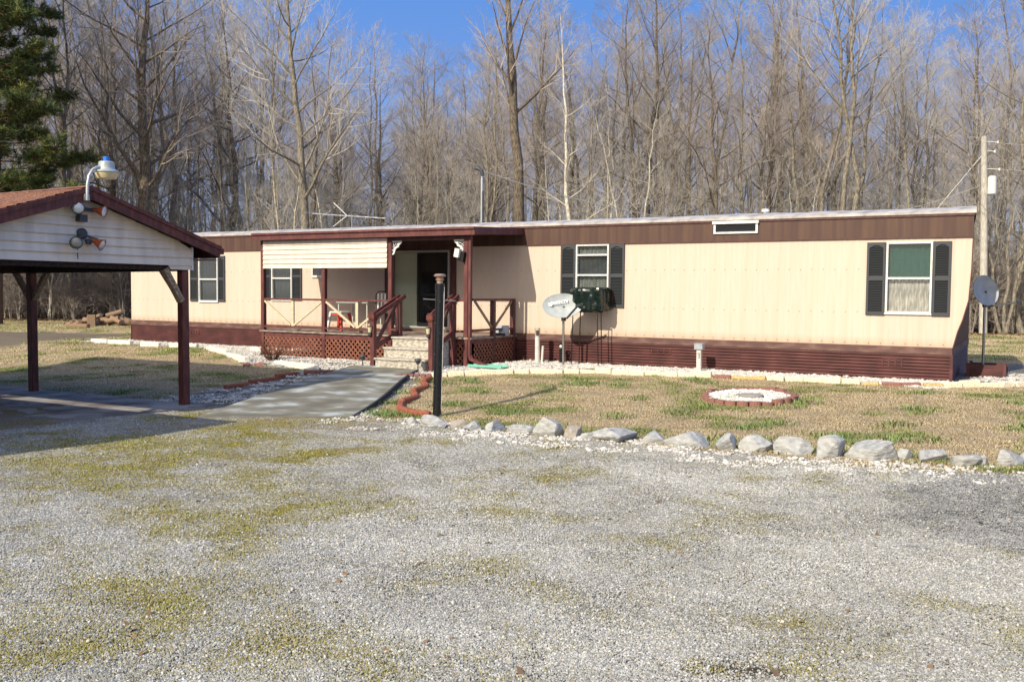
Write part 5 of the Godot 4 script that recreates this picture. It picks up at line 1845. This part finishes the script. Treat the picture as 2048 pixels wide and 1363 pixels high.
	stuff("white_gravel", "coarse white limestone gravel in the beds and by the boulders", "gravel", g3, xs[2], cs[2])

	# grass
	var dry := clump_blades(8, 60, 0.19, 0.012, 0.036, 0.003, 1.0, [Color(0.74, 0.60, 0.37), Color(0.64, 0.51, 0.30), Color(0.80, 0.68, 0.45), Color(0.52, 0.42, 0.22)])
	var green := clump_blades(9, 50, 0.15, 0.02, 0.065, 0.003, 0.8, [Color(0.26, 0.33, 0.085), Color(0.34, 0.39, 0.12), Color(0.48, 0.46, 0.19), Color(0.20, 0.26, 0.065)])
	var moss := clump_blades(10, 60, 0.12, 0.008, 0.03, 0.003, 0.9, [Color(0.44, 0.365, 0.11), Color(0.35, 0.315, 0.085), Color(0.50, 0.42, 0.17), Color(0.25, 0.255, 0.065)])
	var dx := []; var gx := []; var mx := []
	var gc := PackedColorArray()
	for i in 26000:
		var near := i < 17000
		var Z := rng.randf_range(-9.0, -24.0) if near else rng.randf_range(-22.0, -46.0)
		var X := rng.randf_range(-1.0, 1.0) * (-Z * 0.58 + 0.5)
		var q := inv * Vector3(X, 0, Z)
		var t := -q.x
		var s := q.z
		var zn := zone(X, Z)
		if zn != 1 or not clear_of(t, s) or on_ramp(X, Z): continue
		if s > 6.8 and t < 8.0 and rng.randf() < 0.5: continue
		if Vector2(X - 3.66, Z + 14.56).length() < 0.78: continue
		var sc := rng.randf_range(0.7, 1.2) * (1.0 if near else 1.7)
		if rng.randf() < lawn_green(X, Z):
			gx.append(spot(X, Z, sc))
			gc.append(Color(1, 1, 1) * rng.randf_range(0.8, 1.2))
		else:
			dx.append(spot(X, Z, sc))
	# tufts: along borders, boulders and curbs
	for i in 420:
		var t := rng.randf_range(-2.0, 8.2)
		var s := rng.randf_range(6.2, 6.95)
		var p := wp(t, s)
		if mid.get_noise_2d(p.x * 1.2, p.z * 1.2) > 0.05:
			gx.append(spot(p.x, p.z, rng.randf_range(0.7, 1.3))); gc.append(Color(0.8, 0.85, 0.8))
	for i in 90:
		var a := rng.randf() * TAU
		var X := 3.66 + cos(a) * rng.randf_range(0.76, 1.15)
		var Z := -14.56 + sin(a) * rng.randf_range(0.76, 1.05)
		gx.append(spot(X, Z, rng.randf_range(0.8, 1.4))); gc.append(Color(0.9, 0.95, 0.9))
	for i in 160:
		var u := rng.randf()
		var X := lerpf(-1.2, 8.5, u)
		var Z := -17.3 + 0.0 * u
		var t := rng.randf_range(-0.4, 8.2)
		var p := wp(t, 1.42 + maxf(0.0, t - 6.3) * 0.85 + rng.randf_range(-0.05, 0.15))
		if mid.get_noise_2d(p.x * 2.0, p.z) > 0.1:
			gx.append(spot(p.x, p.z, rng.randf_range(0.5, 1.0))); gc.append(Color(0.7, 0.75, 0.7))
	for i in 50:
		var t := rng.randf_range(-3.0, 8.0)
		var p := wp(t, rng.randf_range(1.8, 6.8))
		if zone(p.x, p.z) != 1: continue
		for k in 4:
			gx.append(spot(p.x + rng.randf_range(-0.1, 0.1), p.z + rng.randf_range(-0.1, 0.1), rng.randf_range(1.0, 2.0))); gc.append(Color(0.75, 0.9, 0.95))
	# growth in the drive
	for i in 42000:
		var Z := -3.3 - pow(rng.randf(), 1.1) * 11.4
		var X := rng.randf_range(-1.0, 1.0) * (-Z * 0.60 + 0.5)
		var q := inv * Vector3(X, 0, Z)
		if zone(X, Z) != 0 or not clear_of(-q.x, q.z) or on_ramp(X, Z): continue
		var g := green_at(X, Z)
		if rng.randf() > smoothstep(0.03, 0.5, g) * 0.85 + 0.03: continue
		if g > 0.8 and rng.randf() < 0.35:
			gx.append(spot(X, Z, rng.randf_range(0.4, 0.7))); gc.append(Color(1.35, 1.1, 0.7))
		else:
			mx.append(spot(X, Z, rng.randf_range(0.6, 1.15)))
	stuff("dry_grass", "short tan winter grass of the lawns", "grass", dry, dx)
	stuff("green_grass", "green grass coming through the dry lawn", "grass", green, gx, gc)
	stuff("drive_moss", "low yellow-green moss and grass between the gravel", "moss", moss, mx)

	# dry shrub by the porch
	var sh := thing("dry_shrub", "brown leafless shrub in the gravel before the porch corner", "shrub", onground(-5.25, -20.75))
	var st := MB.new()
	var tw := MB.new()
	rng.seed = 5150
	for i in 46:
		var a := rng.randf() * TAU
		var l := rng.randf_range(0.25, 0.6)
		var d := Vector3(cos(a) * rng.randf_range(0.2, 1.2), 1.0, sin(a) * rng.randf_range(0.2, 1.2)).normalized()
		var p0 := Vector3(cos(a), 0, sin(a)) * 0.12 * rng.randf()
		var p1 := p0 + d * l * 0.6
		var p2 := p0 + d * l + Vector3(0, -0.05, 0)
		st.tube(PackedVector3Array([p0, p1, p2]), PackedFloat32Array([0.006, 0.004, 0.002]), 4)
		for k in 9:
			var u := rng.randf_range(0.25, 1.0)
			var q := p0.lerp(p2, u)
			var e := Vector3(rng.randf_range(-1, 1), rng.randf_range(0, 1.2), rng.randf_range(-1, 1)).normalized() * rng.randf_range(0.05, 0.16)
			tw.tube(PackedVector3Array([q, q + e]), PackedFloat32Array([0.003, 0.0004]), 3, false)
	part("stems", st, M.rust, sh)
	part("twigs", tw, M.rust, sh)
	var rs := MB.new()
	var bl := lump(901, Vector3(0.17, 0.07, 0.11), 0.2, 2)
	for q in [[-5.62, -20.05, "pinkish flat stone before the dry shrub"], [-5.28, -20.0, "second pinkish stone before the dry shrub, right one"]]:
		var o := part("border_stone", bl, M.brick, self)
		o.transform = onground(q[0], q[1], q[0] * 3.0, 0.03)
		tag(o, q[2], "stone")
	rs = null

# ------------------------------------------------------------------ trees
func limb(b: MB, tw: MB, p0: Vector3, dir: Vector3, len: float, rad: float, lvl: int, P: Dictionary, r: RandomNumberGenerator) -> void:
	var segs: int = [8, 6, 4, 3, 2][lvl]
	var sides: int = [7, 5, 4, 3, 3][lvl]
	var pts := PackedVector3Array([p0])
	var rr := PackedFloat32Array([rad])
	var d := dir
	var p := p0
	for i in segs:
		d = (d + Vector3(r.randf_range(-1, 1), r.randf_range(-1, 1), r.randf_range(-1, 1)) * P.wob + Vector3(0, P.lift * (0.4 if lvl < 2 else 0.7) / segs, 0)).normalized()
		p += d * len / segs
		pts.append(p)
		var u := float(i + 1) / segs
		rr.append(maxf(rad * (1.0 - u * 0.82), 0.0025) if lvl < 4 else maxf(rad * (1.0 - u), 0.0))
	(b if lvl < 2 else tw).tube(pts, rr, sides, false)
	if lvl >= P.depth: return
	var n: int = P.kids[lvl]
	for i in n:
		var u := lerpf(0.22 if lvl > 1 else 0.3, 1.0, (i + r.randf()) / n)
		var f := u * segs
		var k := mini(int(f), segs - 1)
		var q := pts[k].lerp(pts[k + 1], f - k)
		var ax := (pts[k + 1] - pts[k]).normalized()
		var s := ax.cross(Vector3(r.randf_range(-1, 1), r.randf_range(-1, 1), r.randf_range(-1, 1))).normalized()
		var a := deg_to_rad(r.randf_range(P.fork[0], P.fork[1]))
		var nd := (ax * cos(a) + s * sin(a)).normalized()
		var cl: float = len * r.randf_range(0.35, 0.6) * (1.15 - 0.45 * u)
		limb(b, tw, q, nd, cl, maxf(rr[k] * 0.55, 0.003), lvl + 1, P, r)

func bare_tree(sd: int, P: Dictionary) -> Array:  # [trunk mesh builder, crown builder]
	var r := RandomNumberGenerator.new()
	r.seed = sd
	var H: float = P.h
	var tr := MB.new()
	var br := MB.new()
	var tw := MB.new()
	var stems: int = P.get("stems", 1)
	for s in stems:
		var pts := PackedVector3Array()
		var rr := PackedFloat32Array()
		var lean: Vector3 = Vector3(r.randf_range(-1, 1), 0, r.randf_range(-1, 1)) * P.get("lean", 0.05)
		if stems > 1: lean = Vector3(cos(TAU * s / stems + sd), 0, sin(TAU * s / stems + sd)) * r.randf_range(0.08, 0.22)
		var w := Vector3.ZERO
		var N := 16
		for i in N + 1:
			var u := float(i) / N
			w += Vector3(r.randf_range(-1, 1), 0, r.randf_range(-1, 1)) * H * 0.006 * P.get("bend", 1.0)
			pts.append(Vector3(0, u * H - 0.15, 0) + lean * u * H + w)
			var ra: float = P.r * pow(1.0 - u * 0.97, 0.85)
			if i == 0: ra *= 1.35
			rr.append(maxf(ra, 0.006))
		tr.tube(pts, rr, 9, false)
		var nl: int = P.limbs
		var ang := r.randf() * TAU
		for i in nl:
			var u := lerpf(P.first, 0.985, pow((i + r.randf() * 0.8) / nl, 0.85))
			var f := u * N
			var k := mini(int(f), N - 1)
			var q := pts[k].lerp(pts[k + 1], f - k)
			ang += 2.4 + r.randf_range(-0.5, 0.5)
			var up := deg_to_rad(r.randf_range(P.up[0], P.up[1]))
			var dir := Vector3(cos(ang) * cos(up), sin(up), sin(ang) * cos(up))
			var ln: float = H * P.reach * (1.0 - 0.72 * (u - P.first) / (1.0 - P.first)) * r.randf_range(0.7, 1.15)
			limb(br, tw, q, dir, ln, maxf(rr[k] * r.randf_range(0.3, 0.5), 0.01), 1, P, r)
	return [tr, br, tw]

func tree_kind(sd: int, P: Dictionary, bark: Material, twig: Material) -> Array:
	var t := bare_tree(sd, P)
	return [t[0].mesh(bark), t[1].mesh(bark), t[2].mesh(twig)]

func put_tree(called: String, k: Array, X: float, Z: float, turn: float, sc: Vector3, label: String, grp := "") -> void:
	var o := thing(called, label, "tree", Transform3D(Basis(Vector3.UP, turn).scaled_local(sc), Vector3(X, hgt(X, Z) - 0.05, Z)), grp)
	mi("trunk", k[0], o)
	mi("limbs", k[1], o)
	mi("twigs", k[2], o).set_meta("kind", "stuff")

func joined_tree(k: Array) -> ArrayMesh:
	var m := ArrayMesh.new()
	for q in k:
		m.add_surface_from_arrays(Mesh.PRIMITIVE_TRIANGLES, q.surface_get_arrays(0))
		m.surface_set_material(m.get_surface_count() - 1, q.surface_get_material(0))
	return m

func woods() -> void:
	rng.seed = 31
	var tall := []
	var barks := [M.bark, M.bark, M.barkdark, M.bark, M.barkdark, M.bark]
	var twigs := [M.twig, M.twiggrey, M.twigdark, M.twig, M.twig, M.twiggrey]
	for i in 6:
		tall.append(tree_kind(300 + i, {"h": 16.0, "r": 0.11 + 0.02 * (i % 3), "first": [0.38, 0.45, 0.3, 0.42, 0.35, 0.5][i], "lean": 0.09, "bend": 1.8, "limbs": 24, "reach": 0.22 + 0.03 * (i % 3), "up": [28.0, 62.0], "wob": 0.17, "lift": 0.5, "depth": 4, "kids": [0, 8, 6, 5], "fork": [22.0, 52.0]}, barks[i], twigs[i]))
	tall.append(tree_kind(340, {"h": 15.5, "r": 0.13, "first": 0.34, "limbs": 14, "reach": 0.24, "up": [30.0, 62.0], "wob": 0.18, "lift": 0.5, "depth": 4, "kids": [0, 8, 6, 5], "fork": [22.0, 52.0], "stems": 2, "bend": 1.8}, M.bark, M.twig))
	tall.append(tree_kind(341, {"h": 15.0, "r": 0.19, "first": 0.26, "limbs": 22, "reach": 0.34, "up": [14.0, 52.0], "wob": 0.21, "lift": 0.7, "depth": 4, "kids": [0, 8, 6, 5], "fork": [25.0, 60.0], "bend": 1.5}, M.barkdark, M.twigdark))
	var thin := []
	for i in 4:
		thin.append(tree_kind(400 + i, {"h": 10.0, "r": 0.065, "first": 0.2, "limbs": 15, "reach": 0.28, "up": [25.0, 60.0], "wob": 0.16, "lift": 0.35, "depth": 3, "kids": [0, 7, 5], "fork": [25.0, 60.0], "stems": 1 + i % 3, "bend": 1.8}, M.bark if i != 1 else M.barkpale, M.twiggrey))
	# singled-out trees
	var oak := tree_kind(501, {"h": 18.0, "r": 0.34, "first": 0.26, "limbs": 26, "reach": 0.36, "up": [12.0, 50.0], "wob": 0.2, "lift": 0.7, "depth": 4, "kids": [0, 9, 6, 4], "fork": [25.0, 58.0]}, M.barkdark, M.twigdark)
	put_tree("oak_tree", oak, -16.2, -41.2, 0.4, Vector3.ONE, "dark spreading bare oak rising behind the carport lamp")
	var pale := tree_kind(502, {"h": 17.0, "r": 0.23, "first": 0.30, "limbs": 26, "reach": 0.33, "up": [18.0, 58.0], "wob": 0.17, "lift": 0.6, "depth": 4, "kids": [0, 9, 6, 4], "fork": [25.0, 55.0]}, M.bark, M.twiggrey)
	put_tree("broad_tree", pale, -8.75, -41.0, 1.0, Vector3.ONE, "broad pale-barked bare tree behind the porch aerial")
	var ivy := tree_kind(503, {"h": 19.0, "r": 0.30, "first": 0.40, "limbs": 20, "reach": 0.2, "up": [35.0, 65.0], "wob": 0.13, "lift": 0.5, "depth": 4, "kids": [0, 8, 6, 4], "fork": [20.0, 48.0], "bend": 1.4}, M.barkdark, M.twig)
	put_tree("tall_tree", ivy, 0.6, -40.2, 2.0, Vector3(1, 1, 1), "tallest thick-trunked bare tree against the sky right of centre")
	var birch := tree_kind(504, {"h": 13.0, "r": 0.12, "first": 0.25, "limbs": 18, "reach": 0.2, "up": [25.0, 55.0], "wob": 0.14, "lift": 0.4, "depth": 3, "kids": [0, 7, 5], "fork": [25.0, 55.0]}, M.barkpale, M.twiggrey)
	put_tree("white_barked_tree", birch, 2.75, -38.9, 0.2, Vector3.ONE, "slim white-barked bare tree right of the thick trunk")
	put_tree("twin_tree", tall[1], 13.0, -37.6, 0.7, Vector3(1.05, 1.05, 1.05), "grey straight tree behind the roof's right third")
	put_tree("twin_tree", tall[5], 13.5, -37.4, 2.7, Vector3(1, 1.02, 1), "grey straight tree close beside its twin at the right third")
	put_tree("edge_tree", tall[0], 19.9, -36.9, 0.3, Vector3(1.1, 1.05, 1.1), "grey tree at the right frame edge past the utility pole")
	put_tree("edge_tree", thin[2], 18.9, -36.6, 0.9, Vector3(1.1, 1.15, 1.1), "thin forked tree between the utility pole and the right edge tree")
	pine()
	# the front belt of the wood, tree by tree
	var used := [Vector2(-16.2, -41.2), Vector2(-8.75, -41), Vector2(0.6, -40.2), Vector2(2.75, -38.9), Vector2(13.2, -37.5), Vector2(19.9, -36.9), Vector2(-20.8, -40)]
	var made := 0
	var tries := 0
	while made < 88 and tries < 4000:
		tries += 1
		var X := rng.randf_range(-31.0, 30.0)
		var off := 0.6 + 15.0 * pow(rng.randf(), 1.1)
		var Z := wood_edge(X) - off
		if absf(X) > -Z * 0.60: continue
		var ok := true
		for u in used:
			if u.distance_to(Vector2(X, Z)) < 1.15: ok = false
		if not ok: continue
		used.append(Vector2(X, Z))
		var ratio := X / -Z
		var top := crown_top(ratio)
		var k: int = rng.randi() % 8
		var hsc := top * rng.randf_range(0.86, 1.06) / 16.0 * (-Z / 44.0)
		var wsc := clampf(hsc * rng.randf_range(0.85, 1.15), 0.7, 1.25)
		var place := place_of(ratio)
		var where := "first rank" if off < 4.0 else ("second rank" if off < 9.0 else "rear rank")
		var look: String = "twin-stemmed" if k == 6 else ("broad dark" if k == 7 else ("pale grey" if k in [0, 1, 3, 5] else "dark"))
		var text := "tall %s bare tree, %s, %s" % [look, where, place]
		put_tree("bare_tree", tall[k], X, Z, rng.randf() * TAU, Vector3(wsc, hsc, wsc), text, text)
		made += 1
	made = 0
	while made < 110:
		var X := rng.randf_range(-28.0, 26.0)
		var Z := wood_edge(X) - rng.randf_range(-0.8, 9.0)
		if absf(X) > -Z * 0.60: continue
		var sc := rng.randf_range(0.5, 1.1)
		var k := rng.randi() % 4
		var text := "thin %s sapling, %s" % ["white-barked" if k == 1 else ("forked grey" if k % 3 else "single-stemmed grey"), place_of(X / -Z)]
		put_tree("sapling", thin[k], X, Z, rng.randf() * TAU, Vector3(sc, sc * rng.randf_range(0.9, 1.2), sc), text, text)
		made += 1
	# the depth of the wood, one mass
	var xs := [[], [], []]
	for i in 190:
		var d := 57.0 + 40.0 * rng.randf()
		var ratio := rng.randf_range(-0.62, 0.62)
		var X := ratio * d
		var Z := -d
		if Z > wood_edge(X) - 14.0: continue
		var hsc := crown_top(ratio) * rng.randf_range(0.7, 0.95) / 16.0 * (d / 50.0) * 0.95
		hsc = minf(hsc, 1.55)
		var wsc := rng.randf_range(0.9, 1.3)
		xs[i % 3].append(Transform3D(Basis(Vector3.UP, rng.randf() * TAU).scaled_local(Vector3(wsc, hsc, wsc)), Vector3(X, 0.3, Z)))
	for i in 3:
		stuff("deep_wood", "bare wood stretching away behind the front trees", "wood", joined_tree(tall[[0, 2, 4][i]]), xs[i])
	# slender growth between the big trunks
	var ux := [[], [], []]
	for i in 480:
		var X := rng.randf_range(-40.0, 38.0)
		var Z := wood_edge(X) - 1.0 - 34.0 * pow(rng.randf(), 1.2)
		var sc := rng.randf_range(0.45, 0.9)
		ux[i % 3].append(Transform3D(Basis(Vector3.UP, rng.randf() * TAU).scaled_local(Vector3(sc * 1.25, sc, sc * 1.25)), Vector3(X, hgt(X, Z) - 0.05, Z)))
	for i in 3:
		stuff("thicket", "thicket of slender bare growth between the trunks", "thicket", joined_tree(thin[[0, 2, 3][i]]), ux[i])
	# brush on the wood floor
	var bp := {"h": 2.6, "r": 0.02, "first": 0.1, "limbs": 9, "reach": 0.5, "up": [25.0, 70.0], "wob": 0.2, "lift": 0.2, "depth": 3, "kids": [0, 6, 4], "fork": [25.0, 65.0], "stems": 4}
	var bx := [[], []]
	for i in 1500:
		var X := rng.randf_range(-36.0, 34.0)
		var Z := wood_edge(X) - 0.3 - 26.0 * pow(rng.randf(), 1.4)
		var sc := rng.randf_range(0.5, 1.5)
		bx[i % 2].append(Transform3D(Basis(Vector3.UP, rng.randf() * TAU).scaled_local(Vector3(sc * 1.2, sc, sc * 1.2)), Vector3(X, hgt(X, Z) - 0.05, Z)))
	for i in 2:
		stuff("undergrowth", "tangled brown brush on the wood floor", "brush", joined_tree(tree_kind(600 + i, bp, M.twigdark, [M.twig, M.twigdark][i])), bx[i])
	# leaf litter
	var lf := clump_blades(12, 40, 0.5, 0.03, 0.09, 0.03, 1.2, [Color(0.22, 0.13, 0.07), Color(0.30, 0.19, 0.10), Color(0.16, 0.10, 0.06), Color(0.36, 0.25, 0.15)])
	var lx := []
	for i in 2600:
		var X := rng.randf_range(-36.0, 34.0)
		var Z := wood_edge(X) + 1.0 - 14.0 * pow(rng.randf(), 1.5)
		lx.append(spot(X, Z, rng.randf_range(0.8, 1.4)))
	stuff("leaf_litter", "brown fallen leaves under the trees", "leaves", lf, lx)

func place_of(ratio: float) -> String:
	var c := [[-0.45, "behind the left half of the carport roof"], [-0.36, "behind the carport lamp"], [-0.28, "behind the home's far left end"], [-0.22, "left of the roof aerial"], [-0.14, "behind the roof aerial"], [-0.08, "behind the sliding door"],
		[-0.02, "behind the service mast"], [0.05, "behind the thick trunk near the middle"], [0.12, "behind the white-barked tree"], [0.2, "behind the tarped air conditioner's window"], [0.28, "behind the eave vent"],
		[0.36, "behind the twin grey trees"], [0.45, "behind the home's rightmost window"], [0.51, "behind the utility pole"]]
	for q in c:
		if ratio < q[0]: return q[1]
	return "past the utility pole"

func crown_top(ratio: float) -> float:           # height of the wood's skyline towards the left or right, at 44 m
	var c := [[-0.56, 17.5], [-0.42, 17.5], [-0.30, 16.4], [-0.20, 14.6], [-0.15, 12.5], [-0.05, 12.3], [0.0, 13.2], [0.06, 14.2], [0.14, 16.0], [0.28, 16.5], [0.36, 14.4], [0.42, 14.8], [0.5, 15.5], [0.62, 16.0]]
	for i in c.size() - 1:
		if ratio <= c[i + 1][0]:
			return lerpf(c[i][1], c[i + 1][1], clampf((ratio - c[i][0]) / (c[i + 1][0] - c[i][0]), 0, 1))
	return 16.0

func pine() -> void:
	var r := RandomNumberGenerator.new()
	r.seed = 909
	var o := thing("pine_tree", "green pine at the left edge above the carport roof", "tree", onground(-21.1, -38.8))
	var tr := MB.new()
	var br := MB.new()
	var nd := MB.new()
	var pts := PackedVector3Array()
	var rr := PackedFloat32Array()
	for i in 15:
		var u := i / 14.0
		pts.append(Vector3(0.25 * sin(u * 3.0), u * 19.0 - 0.1, 0.2 * sin(u * 2.0)))
		rr.append(0.26 * (1.0 - u * 0.9))
	tr.tube(pts, rr, 10, false)
	var cols := [Color(0.065, 0.10, 0.025), Color(0.09, 0.135, 0.032), Color(0.13, 0.165, 0.04), Color(0.05, 0.08, 0.025), Color(0.19, 0.20, 0.05)]
	var ang := 0.0
	for i in 112:
		var u := lerpf(0.2, 0.98, i / 112.0)
		var k := mini(int(u * 14.0), 13)
		var q := pts[k].lerp(pts[k + 1], u * 14.0 - k)
		ang += 2.4 + r.randf_range(-0.4, 0.4)
		var L := lerpf(4.2, 1.6, u) * r.randf_range(0.6, 1.15)
		var d := Vector3(cos(ang), r.randf_range(-0.05, 0.25), sin(ang)).normalized()
		var p := q
		var bp := PackedVector3Array([q])
		var brr := PackedFloat32Array([0.05 * (1.1 - u)])
		for s in 5:
			d = (d + Vector3(r.randf_range(-1, 1), r.randf_range(-0.6, 1.0), r.randf_range(-1, 1)) * 0.16).normalized()
			p += d * L / 5.0
			bp.append(p)
			brr.append(0.05 * (1.1 - u) * (1.0 - 0.17 * (s + 1)))
		br.tube(bp, brr, 5, false)
		var tufts := int(24 + L * 17.0)
		for s in tufts:
			var f := lerpf(1.6, 5.0, sqrt(r.randf()))
			var kk := mini(int(f), 4)
			var c := bp[kk].lerp(bp[kk + 1], f - kk)
			var sd := Vector3(r.randf_range(-1, 1), r.randf_range(-0.2, 0.9), r.randf_range(-1, 1)).normalized()
			var c2 := c + (sd + d * 0.6).normalized() * r.randf_range(0.15, 0.7)
			br.tube(PackedVector3Array([c, c2]), PackedFloat32Array([0.012, 0.006]), 3, false)
			nd.col = cols[r.randi() % 5]
			for m in 30:
				var e := (Vector3(r.randf_range(-1, 1), r.randf_range(-0.7, 1), r.randf_range(-1, 1)).normalized() + (c2 - c).normalized() * 0.8).normalized()
				var w := e.cross(Vector3(r.randf_range(-1, 1), r.randf_range(-1, 1), r.randf_range(-1, 1))).normalized() * 0.013
				var b0 := c2 - (c2 - c) * r.randf() * 0.5
				var tip := b0 + e * r.randf_range(0.16, 0.32)
				nd.tri(b0 - w, b0 + w, tip, (e.cross(w).normalized() + Vector3(0, 0.4, 0)).normalized())
	part("trunk", tr, M.barkpine, o)
	part("limbs", br, M.barkpine, o)
	part("needles", nd, M.needle, o)
	var t2 := onground(-24.6, -41.5)
	t2.basis = Basis(Vector3.UP, 2.1).scaled(Vector3(1.05, 1.05, 1.05))
	dup(o, t2, "second green pine standing behind the first at the left edge")

# ------------------------------------------------------------------ pole, wires, wood pile
func utility() -> void:
	var o := thing("utility_pole", "pale wooden utility pole at the right with a white transformer", "utility pole", Transform3D(Basis(), Vector3(18.1, 0.2, -36.6)))
	var p := MB.new()
	p.tube(PackedVector3Array([Vector3(0.08, -0.2, 0), Vector3(0, 4.0, 0), Vector3(-0.1, 7.6, 0)]), PackedFloat32Array([0.155, 0.13, 0.105]), 14)
	part("pole", p, M.pole, o)
	var tb := MB.new()
	tb.lathe(Transform3D(Basis(), Vector3(0.2, 5.4, 0.12)), [Vector2(0.0, 0.0), Vector2(0.15, 0.0), Vector2(0.155, 0.03), Vector2(0.155, 0.6), Vector2(0.16, 0.62), Vector2(0.1, 0.68), Vector2(0.0, 0.69)], 18)
	part("transformer", tb, M.white, o)
	var ins := MB.new()
	for q in [[0.42, 7.40], [0.30, 7.05], [0.5, 6.37]]:
		ins.pipe(Vector3(-0.05, q[1], 0.05), Vector3(q[0], q[1] - 0.03, 0.05), 0.018, 6)
		ins.lathe(Transform3D(Basis(), Vector3(q[0], q[1] - 0.08, 0.05)), [Vector2(0.0, 0.0), Vector2(0.04, 0.01), Vector2(0.03, 0.05), Vector2(0.045, 0.07), Vector2(0.03, 0.1), Vector2(0.0, 0.11)], 10)
	part("insulators", ins, M.white, o)
	var gw := MB.new()
	gw.pipe(Vector3(-0.1, 6.95, 0), Vector3(-5.2, 0.2, -1.0), 0.02, 5)
	part("guy_wire", gw, M.steel, o)
	# the drop from pole to mast
	var a := Vector3(17.95, 5.95, -36.6)
	var b := home_at * Vector3(-12.5, 4.84, -4.4)
	wire("thin service cable sagging from the utility pole to the roof mast", a, b, 1.55, 0.013)
	wire("thin power line leaving the utility pole to the right, upper one", Vector3(18.4, 7.55, -36.55), Vector3(70, 9.5, -42), 1.2, 0.012)
	wire("thin power line leaving the utility pole to the right, lower one", Vector3(18.55, 6.55, -36.55), Vector3(70, 8.6, -42), 1.2, 0.012)
	# wood pile at the left
	rng.seed = 404
	var lm := []
	for i in 3:
		var m := MB.new()
		m.tube(PackedVector3Array([Vector3(-0.3, 0, 0), Vector3(0.3, 0, 0.01)]), PackedFloat32Array([0.075 + 0.015 * i, 0.07 + 0.015 * i]), 9)
		lm.append(m.mesh(M.log))
	for i in 34:
		var X := -16.1 + rng.randf_range(-1.35, 1.15)
		var Z := -37.6 + rng.randf_range(-0.5, 0.5)
		var lay := maxf(0.0, 0.5 - absf(X + 16.0) * 0.42) * rng.randf()
		var l := mi("log", lm[i % 3])
		l.transform = Transform3D(Basis.from_euler(Vector3(0, rng.randf_range(-0.9, 0.9), rng.randf_range(-0.35, 0.35))), Vector3(X, hgt(X, Z) + 0.08 + lay, Z))
		tag(l, "split log in the wood pile left of the mobile home", "log", "logs of the wood pile")
	var cb := MB.new()
	cb.cbox(Transform3D(Basis(), Vector3(0, 0.22, 0)), Vector3(0.3, 0.46, 0.3), 0.01)
	var co := part("chopping_block", cb, M.log, self)
	co.transform = onground(-16.35, -36.9, 0.3)
	tag(co, "upright square block standing before the wood pile", "block")
	var tm := MB.new()
	tm.cbox(Transform3D(Basis(), Vector3(0, 0.08, 0)), Vector3(0.75, 0.14, 0.22), 0.02)
	var to := part("timber", tm, M.log, self)
	to.transform = onground(-16.1, -35.3, -0.15)
	tag(to, "short timber lying on the grass before the wood pile", "timber")

func wire(label: String, a: Vector3, b: Vector3, sag: float, r: float) -> void:
	var m := MB.new()
	var pts := PackedVector3Array()
	var rr := PackedFloat32Array()
	for i in 25:
		var u := i / 24.0
		pts.append(a.lerp(b, u) - Vector3(0, 4.0 * sag * u * (1.0 - u), 0))
		rr.append(r)
	m.tube(pts, rr, 5)
	var o := part("service_wire", m, M.wire, self)
	tag(o, label, "wire")
